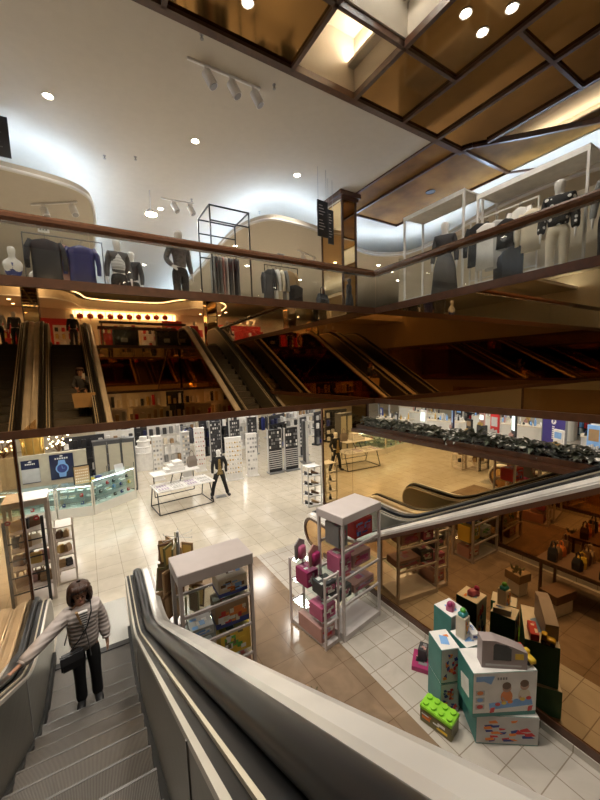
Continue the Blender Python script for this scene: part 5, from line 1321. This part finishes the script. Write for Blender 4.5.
for i in range(1500):
    y = rng.uniform(-1.5, 7.35); a = rng.uniform(0, 2*PI); x = 6.53+rng.uniform(-.11, .11)
    blade(gc, (x, y, 2.71+rng.uniform(0, .26)), (math.cos(a), math.sin(a), rng.uniform(.1, .9)), rng.uniform(.10, .20), .07, .5)
o = gc.build('ground_cover', M['leaf2']); tag(o, 'dusty grey low foliage filling the planter troughs on the mirror wall', 'foliage', None, 'stuff')
ys_ = [7.1, 6.7, 6.2, 5.7, 5.35, 4.9, 4.4, 4.05, 3.7, 3.25, 2.95, 2.6, 2.25, 1.9, 1.2, .4]
for i, y in enumerate(ys_):
    t = thing('potted_plant', 'dark broad-leaved plant standing out of the planter troughs', 'plant', (6.52+.06*math.sin(i*2.3), y, 2.70), i*1.3, 'dark plants along the mirror wall')
    mb = MB(); L = .36+.2*((i*5) % 4)/3
    for k in range(11):
        a = 2*PI*k/11+.2*math.sin(k*3); e = .5+.9*((k*4) % 5)/4
        blade(mb, (0, 0, .12), (math.cos(a), math.sin(a), e), L*rng.uniform(.7, 1.1), .085, .45)
    mb.build('leaves', M['leaf'], t); MB().tube([(0, 0, 0), (0, 0, .16)], .015, 6).build('stem', pm('brown'), t)

# ------------------------------------------------------------------ background fixtures on the ground floor
def gondola(x, y, rz, label, w=1.2, h=1.7, col='white', cols=('white', 'cream', 'charcoal', 'ltgrey', 'rose', 'skyblue'), n=5, lv=4, glabel=None, grp=None, seed=0, gs=.16, gname='boxed_goods'):
    t = thing('gondola', label, 'display shelf', (x, y, 0), rz); m = pm(col, .45)
    MB().box(-w/2, -.03, 0, w/2, .03, h).build('back_panel', m, t)
    MB().box(-w/2, -.22, 0, w/2, .22, .1).build('base', m, t)
    for k in range(1, lv):
        MB().box(-w/2, -.2, h*k/lv, w/2, .2, h*k/lv+.025).build('shelf', m, t)
    rg = random.Random(seed); proto = {}
    for k in range(lv):
        z = .102 if k == 0 else h*k/lv+.027
        for i in range(n):
            c2 = cols[rg.randrange(len(cols))]; hh = (h/lv)*rg.uniform(.4, .8)
            kk = (c2, rg.randrange(2))
            if kk not in proto:
                o = MB().rbox(0, 0, 0, gs, .14, hh, .02).build(gname, pm(c2, .45)); tag(o, glabel, 'goods', grp); proto[kk] = o  # one plain rounded box serves as boxed goods on every shelf
            else: o = proto[kk].copy(); COL.objects.link(o)
            q = local((x, y, 0), rz, -w/2+w*(i+.5)/n, -.115, z); o.location = q; o.rotation_euler = (0, 0, rz)
    return t
BG = [(-.2, 16.6, .1, 'dark'), (1.0, 17.2, -.05, 'light'), (3.1, 17.6, 0, 'light'), (5.6, 18.0, .1, 'dark'), (7.6, 18.4, -.1, 'light'), (8.9, 17.0, .5, 'dark'), (10.2, 18.2, .2, 'light'), (11.6, 16.6, .4, 'dark'), (12.2, 19.2, .2, 'light'), (2.0, 20.6, 0, 'dark'), (5.0, 21.2, 0, 'light'), (8.4, 21.6, 0, 'dark')]
PLC = ('directly behind the cream cupboards', 'beyond the white tiered stand', 'behind the slim white stands', 'behind the pearl jewellery tower', 'behind the left black slatted stand', 'behind the right black slatted stand', 'beyond the plain white panel', 'beyond the pale blue panel', 'at the far end of the aisle', 'against the back wall at left', 'against the back wall in the middle', 'against the back wall at right')
for k, (x, y, rz, tone) in enumerate(BG):
    gondola(x, y, rz, '%s display shelf %s' % ('dark' if tone == 'dark' else 'white', PLC[k]), 1.5, 1.9, 'charcoal' if tone == 'dark' else 'white',
            ('charcoal', 'black', 'grey', 'navy', 'white', 'blue', 'ltgrey') if tone == 'dark' else ('white', 'cream', 'ltgrey', 'white', 'card', 'grey', 'charcoal'), 5, 4, 'small item on the %s shelf %s' % ('dark' if tone == 'dark' else 'white', PLC[k]), 'items on the shelf '+PLC[k], k, .16, 'boxed_goods_dark' if tone == 'dark' else 'boxed_goods_white')  # goods on dark and white shelves are the same generic boxes
for k, (x, y) in enumerate(((.6, 18.4), (4.3, 19.2), (6.6, 20.0), (9.9, 20.2), (11.2, 21))):
    t = thing('clothes_rack', 'round rail of dark clothes far back on the ground floor, %s' % ('behind the tiered stand', 'behind the white shelves', 'between the far shelves', 'right of the far shelves', 'at the far right end')[k], 'clothes rack', (x, y, 0))
    MB().lathe([(.3, 0), (.3, .03), (.03, .05), (.03, 1.45)], n=14).build('stand', pm('grey', .3), t)
    MB().tube([(.42*math.cos(2*PI*i/20), .42*math.sin(2*PI*i/20), 1.42) for i in range(20)], .015, 6, True).build('ring_rail', pm('grey', .3), t)
    for i in range(9):
        a = 2*PI*i/9; garment('hanging_garment', 'garment on the round rail %s' % ('behind the tiered stand', 'behind the white shelves', 'between the far shelves', 'right of the far shelves', 'at the far right end')[k], 'clothes', (x+.42*math.cos(a), y+.42*math.sin(a), 1.36), a, ('charcoal', 'navy', 'black', 'blue', 'dkgrey')[(i+k) % 5], .36, .8, .09, 'clothes on the far round rail %s' % 'abcde'[k], False, False)

# cosmetics hall seen over the planters
def counter(x, y, rz, w, d, h, label, screen=True):
    t = thing('counter', label, 'counter', (x, y, 0), rz)
    r_ = d*.45; pts = [(w/2-r_+r_*math.cos(a), d/2-r_+r_*math.sin(a)) for a in [PI/2*i/6 for i in range(7)]]+[(-w/2+r_+r_*math.cos(a), d/2-r_+r_*math.sin(a)) for a in [PI/2+PI/2*i/6 for i in range(7)]]+[(-w/2, -d/2), (w/2, -d/2)]
    MB().prism(pts, 0, h-.06).build('body', mat('white counter', (.66, .64, .58), .3, vary=.02), t)
    MB().prism([(a*1.03, b2*1.03) for a, b2 in pts], h-.06, h).build('counter_top', pm('cream', .25), t)
    if screen:
        MB().box(-w*.3, -d/2-.01, h*.45, w*.3, -d/2-.002, h*.85).build('lit_panel', M['case_lamp_soft'], t)
    return t
M['case_lamp_soft'] = lamp_mat('lit pale green panel', (.75, .95, .9), 1.3)
CN = [(19.0, 9.2, 'white curved counter in the middle of the hall beyond the planters'), (20.5, 11.6, 'second white curved counter, left behind the middle one'), (17.5, 12.6, 'white counter with lit panel left in the hall beyond the planters'), (19.6, 15.8, 'white counter far left in the hall beyond the planters'), (22.5, 9.4, 'white counter behind the purple banner'), (18.2, 5.2, 'white counter right of the purple banner'), (21.5, 18.5, 'white counter at the far back left of the hall'), (16.0, 15.2, 'white counter nearest the mirrored column')]
for k, (x, y, lab) in enumerate(CN):
    counter(x, y, PI/2*3+.15*(k % 3)+PI, 2.3, .9, 1.2, lab)
    rg = random.Random(k)
    for i in range(12):
        c2 = ('white', 'charcoal', 'gold', 'skyblue', 'ltgrey', 'rose', 'black')[rg.randrange(7)]; hh = rg.uniform(.1, .4)
        q = local((x, y, 0), PI/2*5+.15*(k % 3), -1.0+2.0*i/11, rg.uniform(-.25, .2), 1.202)
        o = MB().lathe([(.05, 0), (.055, hh*.1), (.05, hh*.7), (.02, hh*.78), (.025, hh)], n=8).build('bottle', pm(c2, .3), None, True); o.location = q; tag(o, 'small bottle on the '+' '.join(lab.split()[:12]), 'bottle', 'bottles on counter: '+lab[:38])
def vpanel(x, y, rz, w, z0, z1, label, m, name='display_board', post=True):
    t = thing(name, label, 'display panel', (x, y, 0), rz)
    MB().box(-w/2, -.03, z0, w/2, .03, z1).build('face_panel', m, t)
    for s in (-1, 1): MB().box(s*w/2-.02, -.04, 0, s*w/2+.02, .04, z1).build('post', pm('grey', .3), t)
    return t
tF = vpanel(17.2, 7.05, -1.95, 1.15, .5, 2.1, 'purple banner with white round logo and vertical lettering in the hall', mat('purple banner', (.05, .035, .22), .5))
g = MB(); g.prism_y([(.12*math.cos(2*PI*i/18), 1.75+.12*math.sin(2*PI*i/18)) for i in range(18)], -.036, -.031); g.build('logo_disc', pm('white'), tF)
g = MB(); g.box(-.03, -.04, 1.69, .0, -.0365, 1.82).box(0, -.04, 1.75, .05, -.0365, 1.82); g.build('logo_mark', mat('purple print', (.05, .035, .22)), tF)
g = MB(); [g.box(-.07, -.036, 1.50-.085*i, .05-.02*(i % 2), -.031, 1.55-.085*i) for i in range(7)]; g.build('vertical_lettering', pm('white'), tF)
VP = [(21, 14, -2.2, 'white'), (22, 17, -2.3, 'charcoal'), (23, 13, -2.1, 'white'), (18.5, 19, -2.4, 'black'), (22.6, 11.0, -2, 'cream'), (20.5, 6.4, -1.9, 'white'), (24.0, 7.3, -1.9, 'red'), (21.5, 5.6, -1.8, 'skyblue'), (19.5, 5.4, -1.8, 'charcoal'), (15.5, 17.5, -2.5, 'skyblue'), (17.5, 17, -2.4, 'white')]
VL = ('white panel behind the second curved counter', 'charcoal panel far back beside the white ones', 'white panel at the back of the hall', 'black panel far back by the mirrored column', 'cream panel behind the counters', 'white panel just right of the purple banner', 'red panel at the back right of the hall', 'pale blue panel at the right edge of the hall', 'charcoal panel near the right edge of the hall', 'pale blue panel nearest the mirrored column', 'white panel left in the hall')
for k, (x, y, rz, c2) in enumerate(VP): vpanel(x, y, rz, 1.1, .5, 2.3, VL[k], pm(c2, .4))
for k, (x, y) in enumerate(((23.5, 15), (24.6, 12), (24.6, 8.6), (24.6, 6), (19, 21.5), (15, 20.5))):
    gondola(x, y, -2.1, ('dark', 'white')[k % 2]+' wall shelf at the back of the hall beyond the planters, '+('left of centre', 'in the centre', 'right of centre', 'at the right', 'far left', 'by the mirrored column')[k], 2.4, 2.3, ('charcoal', 'white')[k % 2], ('white', 'charcoal', 'red', 'skyblue', 'cream', 'gold', 'blue'), 7, 5, 'small product on the hall wall shelf, '+('left of centre', 'in the centre', 'right of centre', 'at the right', 'far left', 'by the mirrored column')[k], 'products on hall shelf '+'abcdef'[k], 60+k, .16, 'boxed_goods_hall')  # hall shelves carry the same generic boxed goods

# ------------------------------------------------------------------ behind the viewer, seen in the fascia mirror
for k in range(10):
    x = .15+.50*k
    t = thing('lantern', 'round red lantern in the row hung above the red shop, seen in the mirror', 'lantern', (x, -10.7+.0*k, 7.62+.015*k), 0, 'red lanterns seen in the mirror')
    MB().lathe([(.03, .15), (.11, .13), (.165, .06), (.175, 0), (.165, -.06), (.11, -.13), (.03, -.15)], n=14).build('lantern_body', pm('red', .4), t, True)
    MB().cyl((0, 0, .15), .04, .03, 10).build('cap', M['gold'], t); MB().tube([(0, 0, -.15), (0, 0, -.28)], .012, 5).build('tassel', pm('red'), t); MB().tube([(0, 0, .17), (0, 0, 9.6-7.62-.015*k)], .004, 4).build('string', pm('ltgrey'), t)
for k, x in enumerate((2.0, 4.0)):
    t = thing('display_table', 'black draped display table behind the rear balustrade, %s of two, seen in the mirror' % ('left', 'right')[k], 'table', (x, -7.2, U)); MB().rbox(0, 0, 0, 1.15, .6, .95, .04).build('drape', pm('black', .8), t)
    MB().box(-.25, -.32+.64, .3, .05, -.30+.64, .5).build('white_card', pm('ltgrey'), t)
    for i in range(4):
        o = MB().rbox(0, 0, 0, .18, .14, .16+.05*(i % 2), .02).build('boxed_goods', pm(('red', 'gold', 'white', 'red')[i], .4)); o.location = (x-.4+.26*i, -7.2, U+.952); tag(o, 'small box on the %s black draped table, seen in the mirror' % ('left', 'right')[k], 'goods', 'boxes on black table '+'ab'[k])
t = thing('banner_rail', 'long dark beam above the black draped tables, seen in the mirror', 'rail', (3.0, -7.6, U))
for sx in (-2.0, 2.0): MB().box(sx-.04, -.04, 0, sx+.04, .04, 1.25).build('post', pm('brown'), t)
MB().box(-2.1, -.05, 1.25, 2.1, .05, 1.38).build('beam', M['brown'], t)
for k, (x, y, tp, bt) in enumerate(((-3.0, -8.0, 'white', 'black'), (-2.5, -8.6, 'charcoal', 'black'), (-.2, -8.4, 'charcoal', 'charcoal'), (-3.9, -8.4, 'rose', 'cream'), (6.0, -9.2, 'red', 'black'), (7.8, -8.4, 'charcoal', 'black'))):
    mannequin('%s mannequin behind the escalator tops, seen in the mirror' % ('white-topped leftmost', 'charcoal-topped second', 'dark third', 'rose-topped far left', 'red-topped', 'dark rightmost')[k], (x, y, U), PI, top=tp, bottom=bt)
for k in range(8):
    gondola(-5+2.3*k, -11.9, PI, 'upper shop shelf behind the escalators, seen in the mirror, number %s from the left' % ('one', 'two', 'three', 'four', 'five', 'six', 'seven', 'eight')[k], 1.6, 1.6, ('white', 'red')[k % 2], ('red', 'white', 'gold', 'charcoal', 'red'), 5, 4, 'small item on upper shop shelf %s, seen in the mirror' % ('one', 'two', 'three', 'four', 'five', 'six', 'seven', 'eight')[k], 'items on upper shelf '+'abcdefgh'[k], 80+k, .16, 'boxed_goods_upper')  # upper shelves carry the same generic boxed goods
for o in list(COL.objects):
    if o.parent is None and (o.name.startswith('gondola') or o.name.startswith('boxed_goods_upper')) and o.location.y < -11 and o.location.z < 3: o.location.z += U
NM = ('one', 'two', 'three', 'four', 'five', 'six', 'seven', 'eight', 'nine', 'ten', 'eleven', 'twelve')
for k in range(12):
    x, y = -3.5+2.2*(k % 6), (-8.2, -10.6)[k//6]
    gondola(x, y, PI+.1*math.sin(k), 'tall ground floor shelf seen in the mirror, %s row, number %s' % (('near', 'far')[k//6], NM[k % 6]), 1.9, (2.5, 3.2)[k//6], ('cream', 'charcoal', 'white')[k % 3], ('white', 'gold', 'charcoal', 'cream', 'red', 'tan', 'brown', 'ltgrey'), 6, 4, 'small item on %s row shelf %s, seen in the mirror' % (('near', 'far')[k//6], NM[k % 6]), 'items on rear shelf '+'abcdefghijkl'[k], 120+k)

# tester stands between the counters of the cosmetics hall
for k in range(14):
    x, y = ((15.2, 14.2), (15.8, 12.8), (16.4, 11.4), (16.0, 10.2), (16.8, 9.4), (16.4, 8.3), (15.8, 6.3), (16.2, 5.3), (18.2, 14.6), (18.4, 11.0), (20.2, 13.6), (21.0, 9.9), (16.6, 16.8), (20.4, 4.6))[k]
    c2 = ('charcoal', 'white', 'navy', 'black', 'red', 'charcoal', 'white', 'skyblue', 'black', 'rose', 'charcoal', 'gold', 'blue', 'charcoal')[k]
    t = thing('tester_stand', '%s topped slim tester stand in the hall beyond the planters, %s' % ('pale' if c2 in ('white', 'skyblue', 'rose', 'gold') else 'dark', 'nearest' if k < 8 else 'rear')+' row, place %s' % ('one', 'two', 'three', 'four', 'five', 'six', 'seven', 'eight')[k % 8], 'tester stand', (x, y, 0), -2.1+.3*math.sin(k*2.1))
    MB().box(-.22, -.18, 0, .22, .18, 1.0).build('cabinet', pm('charcoal' if k % 3 == 0 else 'white', .4), t)
    MB().box(-.24, -.04, 1.0, .24, .04, 1.65+.25*(k % 3)).build('header', pm(c2, .4), t)
    g = MB(); [g.box(-.18+.09*i, -.16, 1.0, -.12+.09*i, -.10, 1.12+.04*(i % 3)) for i in range(5)]; g.build('testers', pm(('gold', 'ltgrey', 'rose')[k % 3], .3), t)
    MB().box(-.18, -.046, 1.3, .18, -.041, 1.55+.2*(k % 3)).build('picture', M['case_lamp_soft'] if k % 4 == 1 else pm(('ltgrey', 'cream', 'skyblue', 'card')[k % 4], .3), t)
